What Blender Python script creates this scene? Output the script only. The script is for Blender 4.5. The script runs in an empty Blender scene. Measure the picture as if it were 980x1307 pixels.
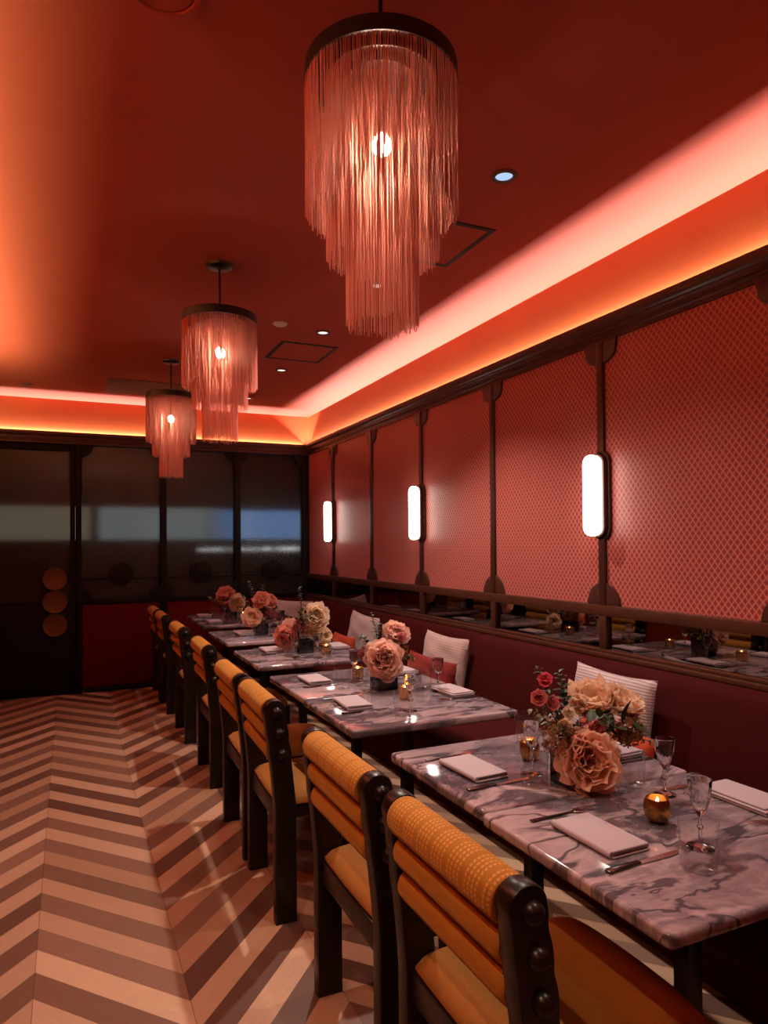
import bpy, bmesh, math, random
from mathutils import Vector, Matrix, Euler
C = bpy.context.scene.collection
PI = math.pi
random.seed(7)

# ------------------------------------------------------------------ room data (metres)
WX = 2.42      # right wall
BY = 7.287     # back partition
CZ = 2.824     # ceiling
LX = -1.05     # left wall
FY = -2.0      # wall behind the camera
TZ = 0.73      # table top

# ------------------------------------------------------------------ node helper
class NT:
    def __init__(s, name):
        s.m = bpy.data.materials.new(name); s.m.use_nodes = True
        s.t = s.m.node_tree; s.t.nodes.clear()
        s.out = s.n('ShaderNodeOutputMaterial')
    def n(s, ty, **kw):
        nd = s.t.nodes.new(ty)
        for k, v in kw.items(): setattr(nd, k, v)
        return nd
    def link(s, a, b): s.t.links.new(a, b)
    def put(s, sock, v):
        if v is None: return
        if isinstance(v, bpy.types.NodeSocket): s.link(v, sock)
        elif isinstance(v, (tuple, list)) and len(v) == 3 and sock.type == 'RGBA': sock.default_value = (*v, 1)
        else: sock.default_value = v
    def math(s, op, a, b=None, c=None):
        nd = s.n('ShaderNodeMath', operation=op)
        for i, v in enumerate((a, b, c)):
            if v is not None: s.put(nd.inputs[i], v)
        return nd.outputs[0]
    def mix(s, f, a, b, bt='MIX'):
        nd = s.n('ShaderNodeMix', data_type='RGBA', blend_type=bt)
        s.put(nd.inputs[0], f); s.put(nd.inputs[6], a); s.put(nd.inputs[7], b)
        return nd.outputs[2]
    def pos(s):
        g = s.n('ShaderNodeNewGeometry'); return g.outputs['Position']
    def obj(s):
        return s.n('ShaderNodeTexCoord').outputs['Object']
    def xyz(s, v):
        x = s.n('ShaderNodeSeparateXYZ'); s.link(v, x.inputs[0]); return x.outputs
    def comb(s, x, y, z):
        c = s.n('ShaderNodeCombineXYZ')
        for i, v in enumerate((x, y, z)): s.put(c.inputs[i], v)
        return c.outputs[0]
    def noise(s, vec, scale, detail=2, rough=.5, dist=0, out='Fac'):
        nd = s.n('ShaderNodeTexNoise'); s.put(nd.inputs['Vector'], vec)
        nd.inputs['Scale'].default_value = scale; nd.inputs['Detail'].default_value = detail
        nd.inputs['Roughness'].default_value = rough; nd.inputs['Distortion'].default_value = dist
        return nd.outputs[out]
    def mapping(s, vec, scale=(1,1,1), rot=(0,0,0), loc=(0,0,0)):
        nd = s.n('ShaderNodeMapping'); s.link(vec, nd.inputs[0])
        nd.inputs['Scale'].default_value = scale; nd.inputs['Rotation'].default_value = rot; nd.inputs['Location'].default_value = loc
        return nd.outputs[0]
    def ramp(s, f, stops, interp='LINEAR'):
        nd = s.n('ShaderNodeValToRGB'); s.put(nd.inputs[0], f); cr = nd.color_ramp; cr.interpolation = interp
        while len(cr.elements) < len(stops): cr.elements.new(.5)
        for e, (p, c) in zip(cr.elements, stops):
            e.position = p; e.color = (*c, 1) if len(c) == 3 else c
        return nd.outputs[0]
    def bump(s, h, strength=.3, dist=.002):
        nd = s.n('ShaderNodeBump'); s.link(h, nd.inputs['Height'])
        nd.inputs['Strength'].default_value = strength; nd.inputs['Distance'].default_value = dist
        return nd.outputs[0]
    def bsdf(s, color=None, rough=.5, metal=0, spec=.5, normal=None, sheen=0, sheen_tint=None, trans=0, ior=None, coat=0,
             emit=None, estr=0, sss=0):
        b = s.n('ShaderNodeBsdfPrincipled'); i = b.inputs
        s.put(i['Base Color'], color); s.put(i['Roughness'], rough); s.put(i['Metallic'], metal)
        s.put(i['Specular IOR Level'], spec); s.put(i['Normal'], normal)
        if sheen: i['Sheen Weight'].default_value = sheen
        if sheen_tint: i['Sheen Tint'].default_value = (*sheen_tint, 1)
        if trans: i['Transmission Weight'].default_value = trans
        if ior: i['IOR'].default_value = ior
        if coat: i['Coat Weight'].default_value = coat; i['Coat Roughness'].default_value = .08
        if emit is not None:
            s.put(i['Emission Color'], emit); i['Emission Strength'].default_value = estr
        return b.outputs[0]
    def done(s, sh):
        s.link(sh, s.out.inputs[0]); return s.m

def simple(name, color, rough=.5, **kw):
    n = NT(name); return n.done(n.bsdf(color, rough, **kw))

M = {}
def mats():
    # painted plaster: ceiling and cove
    n = NT('ceiling_paint'); p = n.pos()
    f = n.noise(p, 2.2, 3)
    M['ceiling'] = n.done(n.bsdf(n.mix(f, (.38, .068, .045), (.42, .077, .052)), .7, spec=.1))
    n = NT('cove_paint'); p = n.pos(); f = n.noise(p, 3, 3)
    M['cove'] = n.done(n.bsdf(n.mix(f, (.37, .078, .018), (.41, .088, .022)), .6, spec=.3))
    # floor: chevron planks
    n = NT('chevron_planks'); p = n.pos(); x, y, z = n.xyz(p)
    CW = .445; DY = .51; PW = .145
    u = n.math('DIVIDE', n.math('ADD', x, .105), CW)
    col = n.math('FLOOR', u); fr = n.math('SUBTRACT', u, col)
    par = n.math('MODULO', n.math('ABSOLUTE', col), 2)
    tri = n.math('ADD', n.math('MULTIPLY', fr, n.math('SUBTRACT', 1, par)), n.math('MULTIPLY', n.math('SUBTRACT', 1, fr), par))
    v = n.math('DIVIDE', n.math('ADD', y, n.math('SUBTRACT', n.math('MULTIPLY', tri, DY), 3.31)), PW)
    idx = n.math('FLOOR', v); fv = n.math('SUBTRACT', v, idx)
    dark = n.math('SUBTRACT', 1, n.math('MODULO', n.math('ABSOLUTE', idx), 2))
    wn = n.n('ShaderNodeTexWhiteNoise', noise_dimensions='3D'); n.link(n.comb(idx, col, 3.3), wn.inputs['Vector'])
    rnd = wn.outputs['Value']
    wn2 = n.n('ShaderNodeTexWhiteNoise', noise_dimensions='3D'); n.link(n.comb(col, idx, 8.1), wn2.inputs['Vector'])
    # grain runs along the plank
    sgn = n.math('SUBTRACT', n.math('MULTIPLY', par, 2), 1)
    along = n.math('ADD', n.math('MULTIPLY', x, .66), n.math('MULTIPLY', n.math('MULTIPLY', y, .75), sgn))
    gv = n.comb(n.math('ADD', n.math('MULTIPLY', along, 3.0), n.math('MULTIPLY', rnd, 40)), n.math('MULTIPLY', v, 5.5), col)
    grain = n.noise(gv, 2.2, 5, .62, .6)
    lc = n.mix(rnd, (.42, .225, .140), (.64, .40, .27))
    dc = n.mix(rnd, (.105, .045, .032), (.23, .112, .08))
    c = n.mix(n.math('ADD', n.math('MULTIPLY', dark, .82), n.math('MULTIPLY', wn2.outputs['Value'], .18)), lc, dc)
    c = n.mix(n.math('MULTIPLY', grain, .5), c, n.mix(1, c, (.45, .40, .38), 'MULTIPLY'))
    # joints
    e1 = n.math('MINIMUM', fv, n.math('SUBTRACT', 1, fv)); e2 = n.math('MINIMUM', fr, n.math('SUBTRACT', 1, fr))
    j = n.math('MAXIMUM', n.math('LESS_THAN', e1, .009), n.math('LESS_THAN', e2, .003))
    c = n.mix(n.math('MULTIPLY', j, .6), c, (.03, .015, .01))
    r = n.math('ADD', .34, n.math('MULTIPLY', grain, .16))
    M['floor'] = n.done(n.bsdf(c, r, spec=.4, normal=n.bump(grain, .08, .002)))
    # patterned wall fabric
    n = NT('lattice_fabric'); p = n.pos(); x, y, z = n.xyz(p)
    a = n.math('DIVIDE', y, .0305); b = n.math('DIVIDE', z, .0385)
    def cell(off):
        fa = n.math('SUBTRACT', n.math('FRACT', n.math('ADD', a, off)), .5)
        fb = n.math('SUBTRACT', n.math('FRACT', n.math('ADD', b, off)), .5)
        d = n.math('SQRT', n.math('ADD', n.math('MULTIPLY', fa, fa), n.math('MULTIPLY', fb, fb)))
        l = n.math('ADD', n.math('ABSOLUTE', fa), n.math('ABSOLUTE', fb))
        return d, l
    d1, l1 = cell(0); d2, l2 = cell(.5)
    dd = n.math('MINIMUM', d1, d2)
    ll = n.math('MINIMUM', n.math('ABSOLUTE', n.math('SUBTRACT', l1, .5)), 1)
    line = n.math('SUBTRACT', 1, n.math('SMOOTH_MIN', n.math('DIVIDE', ll, .15), 1, .2))
    dot = n.math('LESS_THAN', dd, .13)
    base = n.mix(n.noise(p, 140, 2), (.27, .036, .030), (.33, .050, .042))
    c = n.mix(line, base, (.58, .20, .16))
    c = n.mix(dot, c, (.22, .022, .020))
    M['fabric'] = n.done(n.bsdf(c, .45, spec=.4, sheen=.1, normal=n.bump(line, .3, .001)))
    # woods
    def wood(name, c1, c2, rough, sc=(1, 1, 1), spec=.4):
        n = NT(name); p = n.obj(); q = n.mapping(p, sc)
        g = n.noise(q, 12, 5, .6, 1.2)
        c = n.mix(g, c1, c2)
        return n.done(n.bsdf(c, rough, spec=spec, normal=n.bump(g, .06, .0005)))
    M['walnut'] = wood('walnut_trim', (.042, .011, .007), (.09, .028, .015), .38, (.5, .5, 3))
    M['walnut_v'] = wood('walnut_post', (.032, .009, .006), (.07, .021, .012), .38, (4, 4, .5))
    M['chairwood'] = wood('ebonised_oak', (.005, .003, .0025), (.014, .007, .005), .32, (6, 6, .7), .28)
    M['frontwood'] = wood('black_stained_frame', (.004, .0035, .0035), (.009, .007, .006), .6, (4, 4, .5), .15)
    # velvets
    def velvet(name, c1, c2, sheen_c, sc=60, rib=None, amt=.5):
        n = NT(name); p = n.obj(); x, y, z = n.xyz(p)
        f = n.noise(p, sc, 3)
        big = n.noise(p, 7, 2)
        c = n.mix(n.math('MULTIPLY', n.math('ADD', f, big), .5), c1, c2)
        h = f
        if rib:
            w = n.math('SINE', n.math('MULTIPLY', y, rib)); h = n.math('ADD', n.math('MULTIPLY', w, .5), f)
            c = n.mix(n.math('MULTIPLY', n.math('ADD', w, 1), .07), c, (0.10, .03, .004))
        return n, p, c, h, sheen_c
    def fin(t, rough=.75, sheen=.25, st=.35):
        n, p, c, h, sc = t
        return n.done(n.bsdf(c, rough, spec=.2 if sheen > .1 else .05, sheen=sheen, sheen_tint=sc, normal=n.bump(h, st, .0015)))
    M['mustard'] = fin(velvet('mustard_velvet', (.29, .105, .010), (.44, .175, .018), (1, .6, .2), 45, 1900))
    t = velvet('mustard_velvet_with_stitched_dashes', (.29, .105, .010), (.44, .175, .018), (1, .6, .2), 45, 1900)
    n, p, c, h, sc = t; x, y, z = n.xyz(p)
    ang = n.math('ARCTAN2', z, x)
    ay = n.math('DIVIDE', y, .0125); aa = n.math('MULTIPLY', ang, 4.6)
    row = n.math('FLOOR', ay)
    fy_ = n.math('ABSOLUTE', n.math('SUBTRACT', n.math('FRACT', ay), .5))
    fa_ = n.math('ABSOLUTE', n.math('SUBTRACT', n.math('FRACT', aa), .5))
    keep = n.math('GREATER_THAN', n.math('MODULO', n.math('ADD', row, 100), 5), .5)
    dash = n.math('MULTIPLY', n.math('MULTIPLY', n.math('LESS_THAN', fy_, .22), n.math('LESS_THAN', fa_, .33)), keep)
    c = n.mix(n.math('MULTIPLY', dash, .38), c, (.85, .42, .12)); h = n.math('ADD', h, dash)
    M['mustard_dash'] = fin((n, p, c, h, sc))
    M['rust_seat'] = fin(velvet('ochre_velvet_seat', (.22, .070, .008), (.33, .112, .013), (1, .5, .2), 35, 2100), .8, .25)
    M['burgundy'] = fin(velvet('burgundy_velvet', (.026, .0025, .003), (.045, .004, .004), (1, .2, .15), 30), .85, .06)
    M['redpanel'] = fin(velvet('dark_red_upholstery', (.085, .006, .007), (.12, .010, .010), (1, .2, .15), 30), .85, .06)
    M['rust'] = fin(velvet('rust_red_velvet', (.30, .035, .015), (.42, .055, .022), (1, .35, .2), 30), .8, .3)
    M['darkred'] = fin(velvet('oxblood_velvet', (.12, .010, .010), (.17, .016, .014), (1, .25, .2), 30), .8, .3)
    # striped pillow
    def stripe(name, c1, c2, freq, amp=.5):
        n = NT(name); p = n.obj(); x, y, z = n.xyz(p)
        w = n.math('SINE', n.math('ADD', n.math('MULTIPLY', z, freq), n.math('MULTIPLY', n.noise(p, 6), 2.5)))
        f = n.math('MULTIPLY', n.math('ADD', w, 1), amp)
        c = n.mix(f, c1, c2)
        return n.done(n.bsdf(c, .8, spec=.2, sheen=.2, normal=n.bump(f, .35, .002)))
    M['pillow'] = stripe('pale_ribbed_linen', (.50, .41, .42), (.27, .20, .22), 520)
    M['pillow_plain'] = stripe('pale_pink_linen', (.42, .30, .29), (.36, .25, .245), 420)
    n = NT('dark_patterned_cloth'); p = n.obj()
    vo = n.n('ShaderNodeTexVoronoi', feature='F1'); n.link(p, vo.inputs['Vector']); vo.inputs['Scale'].default_value = 34
    c = n.mix(n.math('LESS_THAN', vo.outputs['Distance'], .3), (.02, .012, .012), (.36, .16, .10))
    M['pattern'] = n.done(n.bsdf(c, .8, spec=.2))
    # marble
    n = NT('violet_veined_marble'); p = n.pos()
    q = n.mapping(p, (1.0, 2.1, 1.0), (0, 0, .35))
    warp = n.noise(q, 1.7, 4, .6, .8, 'Color')
    vm = n.n('ShaderNodeVectorMath', operation='MULTIPLY_ADD'); n.link(warp, vm.inputs[0]); vm.inputs[1].default_value = (1.1, 1.1, 1.1); n.link(q, vm.inputs[2])
    w = vm.outputs[0]
    cloud = n.noise(w, 2.2, 5, .6)
    base = n.ramp(cloud, [(.30, (.10, .08, .105)), (.44, (.22, .165, .195)), (.57, (.39, .295, .32)), (.72, (.25, .19, .22))])
    vo = n.n('ShaderNodeTexVoronoi', feature='DISTANCE_TO_EDGE'); n.link(w, vo.inputs['Vector']); vo.inputs['Scale'].default_value = 1.9
    thick = n.noise(w, 4.5, 3)
    vein = n.math('LESS_THAN', vo.outputs['Distance'], n.math('MULTIPLY', n.math('POWER', thick, 3), .26))
    vs = n.ramp(n.math('DIVIDE', vo.outputs['Distance'], n.math('ADD', n.math('MULTIPLY', n.math('POWER', thick, 3), .40), .004)), [(.25, (1, 1, 1)), (.9, (0, 0, 0))])
    blotch = n.ramp(n.noise(w, 2.0, 4, .55), [(.53, (0, 0, 0)), (.585, (1, 1, 1))])
    dk = n.math('MAXIMUM', n.math('MULTIPLY', vs, .85), n.math('MULTIPLY', blotch, .85))
    fine = n.noise(w, 26, 4, .6)
    dcol = n.mix(fine, (.028, .024, .034), (.10, .085, .11))
    c = n.mix(n.math('MULTIPLY', dk, 1.1), base, dcol)
    c = n.mix(n.math('MULTIPLY', fine, .35), c, n.mix(1, c, (.6, .52, .56), 'MULTIPLY'))
    M['marble'] = n.done(n.bsdf(c, .09, spec=.55))
    M['black'] = simple('black_metal', (.008, .007, .007), .35, spec=.5)
    M['blackceramic'] = simple('black_glass_vase', (.006, .006, .007), .12, spec=.6)
    M['brass'] = None
    n = NT('aged_brass'); p = n.obj(); f = n.noise(p, 14, 4, .6)
    M['brass'] = n.done(n.bsdf(n.mix(f, (.09, .04, .018), (.20, .095, .04)), .55, metal=.75))
    M['gold'] = simple('gilt_metal', (.42, .22, .07), .25, metal=1)
    n = NT('mercury_glass'); p = n.obj(); f = n.noise(p, 60, 3)
    M['mercury'] = n.done(n.bsdf(n.mix(f, (.25, .13, .05), (.75, .45, .2)), .25, metal=.9))
    M['steel'] = simple('polished_steel', (.62, .58, .56), .16, metal=1)
    M['knifehandle'] = simple('dark_steel_handle', (.12, .10, .10), .2, metal=1)
    M['linen'] = simple('napkin_linen', (.38, .31, .345), .8, spec=.2)
    n = NT('clear_glass')
    g = n.n('ShaderNodeBsdfGlass'); g.inputs['Roughness'].default_value = 0; g.inputs['IOR'].default_value = 1.30
    g.inputs['Color'].default_value = (.97, .97, .97, 1)
    M['glass'] = n.done(g.outputs[0])
    n = NT('thin_clear_glass')
    fr = n.n('ShaderNodeLayerWeight'); fr.inputs[0].default_value = .5; fc = n.math('ADD', n.math('MULTIPLY', n.math('POWER', fr.outputs['Facing'], 4), .55), .03)
    g = n.n('ShaderNodeBsdfGlossy'); g.inputs['Roughness'].default_value = .01
    tp = n.n('ShaderNodeBsdfTransparent'); tp.inputs[0].default_value = (.97, .97, .97, 1)
    mx = n.n('ShaderNodeMixShader'); n.link(fc, mx.inputs[0]); n.link(tp.outputs[0], mx.inputs[1]); n.link(g.outputs[0], mx.inputs[2])
    M['thinglass'] = n.done(mx.outputs[0])
    n = NT('smoked_mirror')
    g = n.n('ShaderNodeBsdfGlossy'); g.inputs['Roughness'].default_value = .015; g.inputs['Color'].default_value = (.26, .22, .20, 1)
    M['mirror'] = n.done(g.outputs[0])
    # reeded partition glass
    n = NT('reeded_glass'); p = n.pos(); x, y, z = n.xyz(p)
    w = n.math('SINE', n.math('MULTIPLY', x, 900))
    w2 = n.noise(n.mapping(p, (30, 1, 1.2)), 1.5, 3)
    tr = n.n('ShaderNodeBsdfPrincipled'); i = tr.inputs
    i['Transmission Weight'].default_value = 1; i['Base Color'].default_value = (.50, .52, .50, 1); i['Roughness'].default_value = .16
    i['IOR'].default_value = 1.3; i['Specular IOR Level'].default_value = .6
    nb = n.bump(n.math('ADD', w, n.math('MULTIPLY', w2, .6)), .35, .0008); n.link(nb, i['Normal'])
    gl = n.n('ShaderNodeBsdfAnisotropic'); gl.inputs['Roughness'].default_value = .38; gl.inputs['Color'].default_value = (.8, .75, .7, 1); n.link(nb, gl.inputs['Normal'])
    mx = n.n('ShaderNodeMixShader'); mx.inputs[0].default_value = .035; n.link(tr.outputs[0], mx.inputs[1]); n.link(gl.outputs[0], mx.inputs[2])
    M['reeded'] = n.done(mx.outputs[0])
    # light givers
    def emis(name, col, s):
        n = NT(name); e = n.n('ShaderNodeEmission'); e.inputs[0].default_value = (*col, 1); e.inputs[1].default_value = s
        return n.done(e.outputs[0])
    M['opal'] = emis('opal_glass_lit', (1, .88, .76), 13)
    M['bulb'] = emis('lit_bulb', (1, .70, .50), 850)
    M['flame'] = emis('candle_flame', (1, .62, .25), 40)
    M['lamp_lens'] = emis('downlight_lens', (.50, .72, 1), 1.1)
    M['lamp_lens_dim'] = emis('downlight_lens_dim', (1, .9, .8), 1.5)
    M['daylight'] = emis('dusk_window', (.10, .24, .55), 1.1); M['greywin'] = emis('pale_evening_window', (.26, .32, .34), .7)
    M['warmwin'] = emis('dim_warm_window', (.30, .27, .20), .55)
    M['shoplamp'] = emis('bright_shelf_light', (.9, .9, .95), 2.2)
    M['wax'] = simple('candle_wax', (.85, .70, .5), .5, emit=(1, .55, .2), estr=.9)  # candle glow put into the wax colour as emission
    M['white'] = simple('white_plastic', (.62, .52, .50), .5)
    M['ventpaint'] = simple('brown_vent_metal', (.085, .02, .014), .6)
    M['discpaint'] = M['ceiling']
    # fringe
    n = NT('coral_fringe'); p = n.obj(); f = n.noise(p, 30, 2)
    c = n.mix(f, (.78, .24, .18), (.88, .36, .28))
    b = n.bsdf(c, .5, spec=.4)
    tr = n.n('ShaderNodeBsdfTranslucent'); n.put(tr.inputs[0], c)
    mx = n.n('ShaderNodeMixShader'); mx.inputs[0].default_value = .4; n.link(b, mx.inputs[1]); n.link(tr.outputs[0], mx.inputs[2])
    M['fringe'] = n.done(mx.outputs[0])
    # petals and leaves
    def petal(name, c1, c2, c3):
        n = NT(name); p = n.obj(); f = n.noise(p, 9, 3); f2 = n.noise(n.mapping(p, (1, 1, 1)), 26, 2)
        c = n.ramp(f, [(.3, c1), (.5, c2), (.72, c3)])
        c = n.mix(n.math('MULTIPLY', f2, .25), c, n.mix(1, c, (.8, .6, .55), 'MULTIPLY'))
        b = n.bsdf(c, .6, spec=.25)
        tr = n.n('ShaderNodeBsdfTranslucent'); n.put(tr.inputs[0], c)
        mx = n.n('ShaderNodeMixShader'); mx.inputs[0].default_value = .55; n.link(b, mx.inputs[1]); n.link(tr.outputs[0], mx.inputs[2])
        return n.done(mx.outputs[0])
    M['p_orange'] = petal('apricot_petals', (.88, .45, .31), (.93, .57, .42), (.95, .67, .53))
    M['p_peach'] = petal('pale_peach_petals', (.86, .54, .36), (.92, .66, .48), (.94, .74, .58))
    M['p_pink'] = petal('blush_petals', (.84, .42, .34), (.90, .58, .48), (.94, .70, .60))
    M['p_coral'] = petal('coral_petals', (.74, .22, .16), (.82, .34, .26), (.86, .46, .36))
    M['p_cream'] = petal('cream_petals', (.88, .66, .46), (.93, .76, .58), (.95, .82, .68))
    M['p_magenta'] = petal('magenta_petals', (.62, .04, .09), (.80, .09, .15), (.85, .22, .25))
    M['p_rose'] = petal('dusty_rose_petals', (.55, .12, .13), (.68, .20, .20), (.74, .32, .28))
    M['p_plum'] = petal('plum_petals', (.14, .02, .03), (.26, .05, .06), (.36, .10, .09))
    M['p_rust'] = petal('rust_florets', (.20, .06, .02), (.34, .13, .05), (.45, .22, .08))
    M['stamen'] = simple('golden_stamens', (.65, .38, .08), .7)
    def leafm(name, c1, c2):
        n = NT(name); p = n.obj(); f = n.noise(p, 18, 2)
        return n.done(n.bsdf(n.mix(f, c1, c2), .45, spec=.4))
    M['leaf'] = leafm('dark_leaf', (.012, .028, .010), (.035, .06, .02))
    M['olive'] = leafm('olive_leaf', (.07, .065, .02), (.15, .13, .045))
    M['stem'] = simple('green_stem', (.05, .07, .02), .6)
mats()

# ------------------------------------------------------------------ mesh helpers
class MB:
    def __init__(s): s.b = bmesh.new()
    def add(s, verts, faces):
        vs = [s.b.verts.new(v) for v in verts]
        for f in faces:
            try: s.b.faces.new([vs[i] for i in f])
            except ValueError: pass
        return vs
    def box(s, x0, x1, y0, y1, z0, z1, bev=0, seg=2):
        t = bmesh.new()
        vs = [t.verts.new(v) for v in ((x0,y0,z0),(x1,y0,z0),(x1,y1,z0),(x0,y1,z0),(x0,y0,z1),(x1,y0,z1),(x1,y1,z1),(x0,y1,z1))]
        for f in ((0,3,2,1),(4,5,6,7),(0,1,5,4),(1,2,6,5),(2,3,7,6),(3,0,4,7)): t.faces.new([vs[i] for i in f])
        if bev: bmesh.ops.bevel(t, geom=list(t.edges), offset=bev, segments=seg, profile=.5, affect='EDGES')
        s.merge(t)
    def merge(s, t, mat=None):
        me = bpy.data.meshes.new('tmp'); 
        if mat is not None: bmesh.ops.transform(t, matrix=mat, verts=t.verts)
        t.to_mesh(me); t.free(); s.b.from_mesh(me); bpy.data.meshes.remove(me)
    def prism(s, pts, axis, a0, a1, bev=0, seg=2):
        # pts: 2D outline (u,v); axis 'x': (a,u,v)  'y': (u,a,v)  'z': (u,v,a)
        def m(u, v, a): return {'x': (a, u, v), 'y': (u, a, v), 'z': (u, v, a)}[axis]
        t = bmesh.new(); n = len(pts)
        A = [t.verts.new(m(u, v, a0)) for u, v in pts]; B = [t.verts.new(m(u, v, a1)) for u, v in pts]
        t.faces.new(A); t.faces.new(B[::-1])
        for i in range(n): t.faces.new((A[i], B[i], B[(i+1) % n], A[(i+1) % n]))
        bmesh.ops.recalc_face_normals(t, faces=t.faces)
        if bev:
            eds = [e for e in t.edges if (e.verts[0] in A and e.verts[1] in A) or (e.verts[0] in B and e.verts[1] in B)] if False else \
                  [e for e in t.edges if len(e.link_faces) == 2 and any(len(f.verts) == n for f in e.link_faces)]
            bmesh.ops.bevel(t, geom=eds, offset=bev, segments=seg, profile=.5, affect='EDGES')
        s.merge(t)
    def lathe(s, prof, seg=24, mat=None, close=False):
        t = bmesh.new(); rings = []
        for r, z in prof:
            if r < 1e-6: rings.append([t.verts.new((0, 0, z))])
            else: rings.append([t.verts.new((r*math.cos(2*PI*i/seg), r*math.sin(2*PI*i/seg), z)) for i in range(seg)])
        L = list(zip(rings, rings[1:])) + ([(rings[-1], rings[0])] if close else [])
        for a, b in L:
            for i in range(seg):
                j = (i+1) % seg
                if len(a) == 1 and len(b) == 1: continue
                if len(a) == 1: t.faces.new((a[0], b[i], b[j]))
                elif len(b) == 1: t.faces.new((a[i], b[0], a[j]))
                else: t.faces.new((a[i], b[i], b[j], a[j]))
        bmesh.ops.recalc_face_normals(t, faces=t.faces)
        s.merge(t, mat)
    def tube(s, pts, r, seg=8, r1=None):
        pts = [Vector(p) for p in pts]; rings = []
        t = bmesh.new()
        for k, p in enumerate(pts):
            d = (pts[min(k+1, len(pts)-1)] - pts[max(k-1, 0)]).normalized()
            a = d.orthogonal().normalized() if k == 0 else (a - d*a.dot(d)).normalized()
            b = d.cross(a); rr = r if r1 is None else r + (r1-r)*k/(len(pts)-1)
            rings.append([t.verts.new(p + (a*math.cos(2*PI*i/seg) + b*math.sin(2*PI*i/seg))*rr) for i in range(seg)])
        for A, B in zip(rings, rings[1:]):
            for i in range(seg): t.faces.new((A[i], A[(i+1) % seg], B[(i+1) % seg], B[i]))
        t.faces.new(rings[0][::-1]); t.faces.new(rings[-1])
        s.merge(t)
    def sphere(s, c, r, sc=(1, 1, 1), u=16, v=10):
        t = bmesh.new(); bmesh.ops.create_uvsphere(t, u_segments=u, v_segments=v, radius=r)
        s.merge(t, Matrix.Translation(c) @ Matrix.Diagonal((*sc, 1)))
    def mesh(s, name, mat, smooth=True, angle=40):
        me = bpy.data.meshes.new(name); s.b.normal_update(); s.b.to_mesh(me); s.b.free()
        me.materials.append(mat)
        if smooth:
            me.polygons.foreach_set('use_smooth', [True]*len(me.polygons))
            try: me.set_sharp_from_angle(angle=math.radians(angle))
            except Exception: pass
        return me
    def build(s, name, mat, parent=None, loc=(0, 0, 0), smooth=True, angle=40):
        o = bpy.data.objects.new(name, s.mesh(name, mat, smooth, angle)); C.objects.link(o)
        o.location = loc
        if parent: o.parent = parent
        return o

def link(name, me, parent=None, loc=(0, 0, 0), rot=(0, 0, 0), scale=1):
    o = bpy.data.objects.new(name, me); C.objects.link(o); o.location = loc; o.rotation_euler = rot
    o.scale = (scale,)*3 if not isinstance(scale, tuple) else scale
    if parent: o.parent = parent
    return o
def tag(o, label, cat, group=None):
    o['label'] = label; o['category'] = cat
    if group: o['group'] = group
    return o
def thing(name, label, cat, loc=(0, 0, 0), rz=0, group=None):
    o = bpy.data.objects.new(name, None); C.objects.link(o); o.location = loc; o.rotation_euler = (0, 0, rz)
    o.empty_display_size = .05
    return tag(o, label, cat, group)
def struct(o): o['kind'] = 'structure'; return o
def copy_tree(o, parent=None):
    c = o.copy(); C.objects.link(c)
    if parent: c.parent = parent
    for ch in KIDS.get(o.name, []):
        copy_tree(ch, c)
    return c
KIDS = {}
def index_kids():
    KIDS.clear()
    for o in bpy.data.objects:
        if o.parent: KIDS.setdefault(o.parent.name, []).append(o)
def dup(proto, loc, rz, label, group=None, scale=None):
    c = copy_tree(proto); c.location = loc; c.rotation_euler = (0, 0, rz); c['label'] = label
    if group: c['group'] = group
    if scale: c.scale = (scale,)*3
    return c

# ------------------------------------------------------------------ shell
m = MB(); m.box(LX-.6, WX+1.6, FY-.2, 10.3, -.1, 0); struct(m.build('floor', M['floor']))
m = MB(); m.box(LX-.6, WX+1.6, FY-.2, 10.3, CZ, CZ+.1); struct(m.build('ceiling', M['ceiling']))
m = MB(); m.box(WX, WX+.2, FY-.2, BY+.12, 0, CZ); struct(m.build('wall_right', M['cove']))
m = MB(); m.box(LX-.2, LX, FY-.2, BY+.12, 0, CZ); struct(m.build('wall_left', M['cove']))
m = MB(); m.box(LX, WX, FY-.2, FY, 0, CZ); struct(m.build('wall_front', M['cove']))
m = MB(); m.box(LX, WX, BY, BY+.12, 2.46, CZ); struct(m.build('wall_back', M['cove']))
# the dim room behind the glass
m = MB(); m.box(LX-.2, WX+1.4, 9.6, 9.8, 0, CZ); struct(m.build('wall_beyond', M['frontwood']))
m = MB(); m.box(WX+1.2, WX+1.4, BY+.12, 9.6, 0, CZ); m.box(WX+.2, WX+1.4, BY+.0, BY+.12, 0, CZ); struct(m.build('wall_beyond_right', M['frontwood']))
m = MB(); m.box(LX-.2, LX, BY+.12, 9.6, 0, CZ); struct(m.build('wall_beyond_left', M['frontwood']))
k = 5
for x0, x1, z0, z1, mt in ((1.95, 3.4, 1.50, 1.90, 'daylight'), (.35, 1.85, 1.50, 1.92, 'greywin'), (-1.3, .25, 1.50, 1.92, 'warmwin')):
    x1 = min(x1, WX+1.1); x0 = max(x0, LX+.02)
    m = MB(); m.box(x0, x1, 9.56, 9.60, z0, z1)
    m2 = MB(); m2.box(x0, x1, 9.50, 9.545, z0-.06, z0-.01); m2.box(x0, x1, 9.50, 9.545, z1+.01, z1+.06)
    w = struct(m.build('window_%d' % k, M[mt])); m2.build('frame', M['frontwood'], w); k += 1

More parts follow.
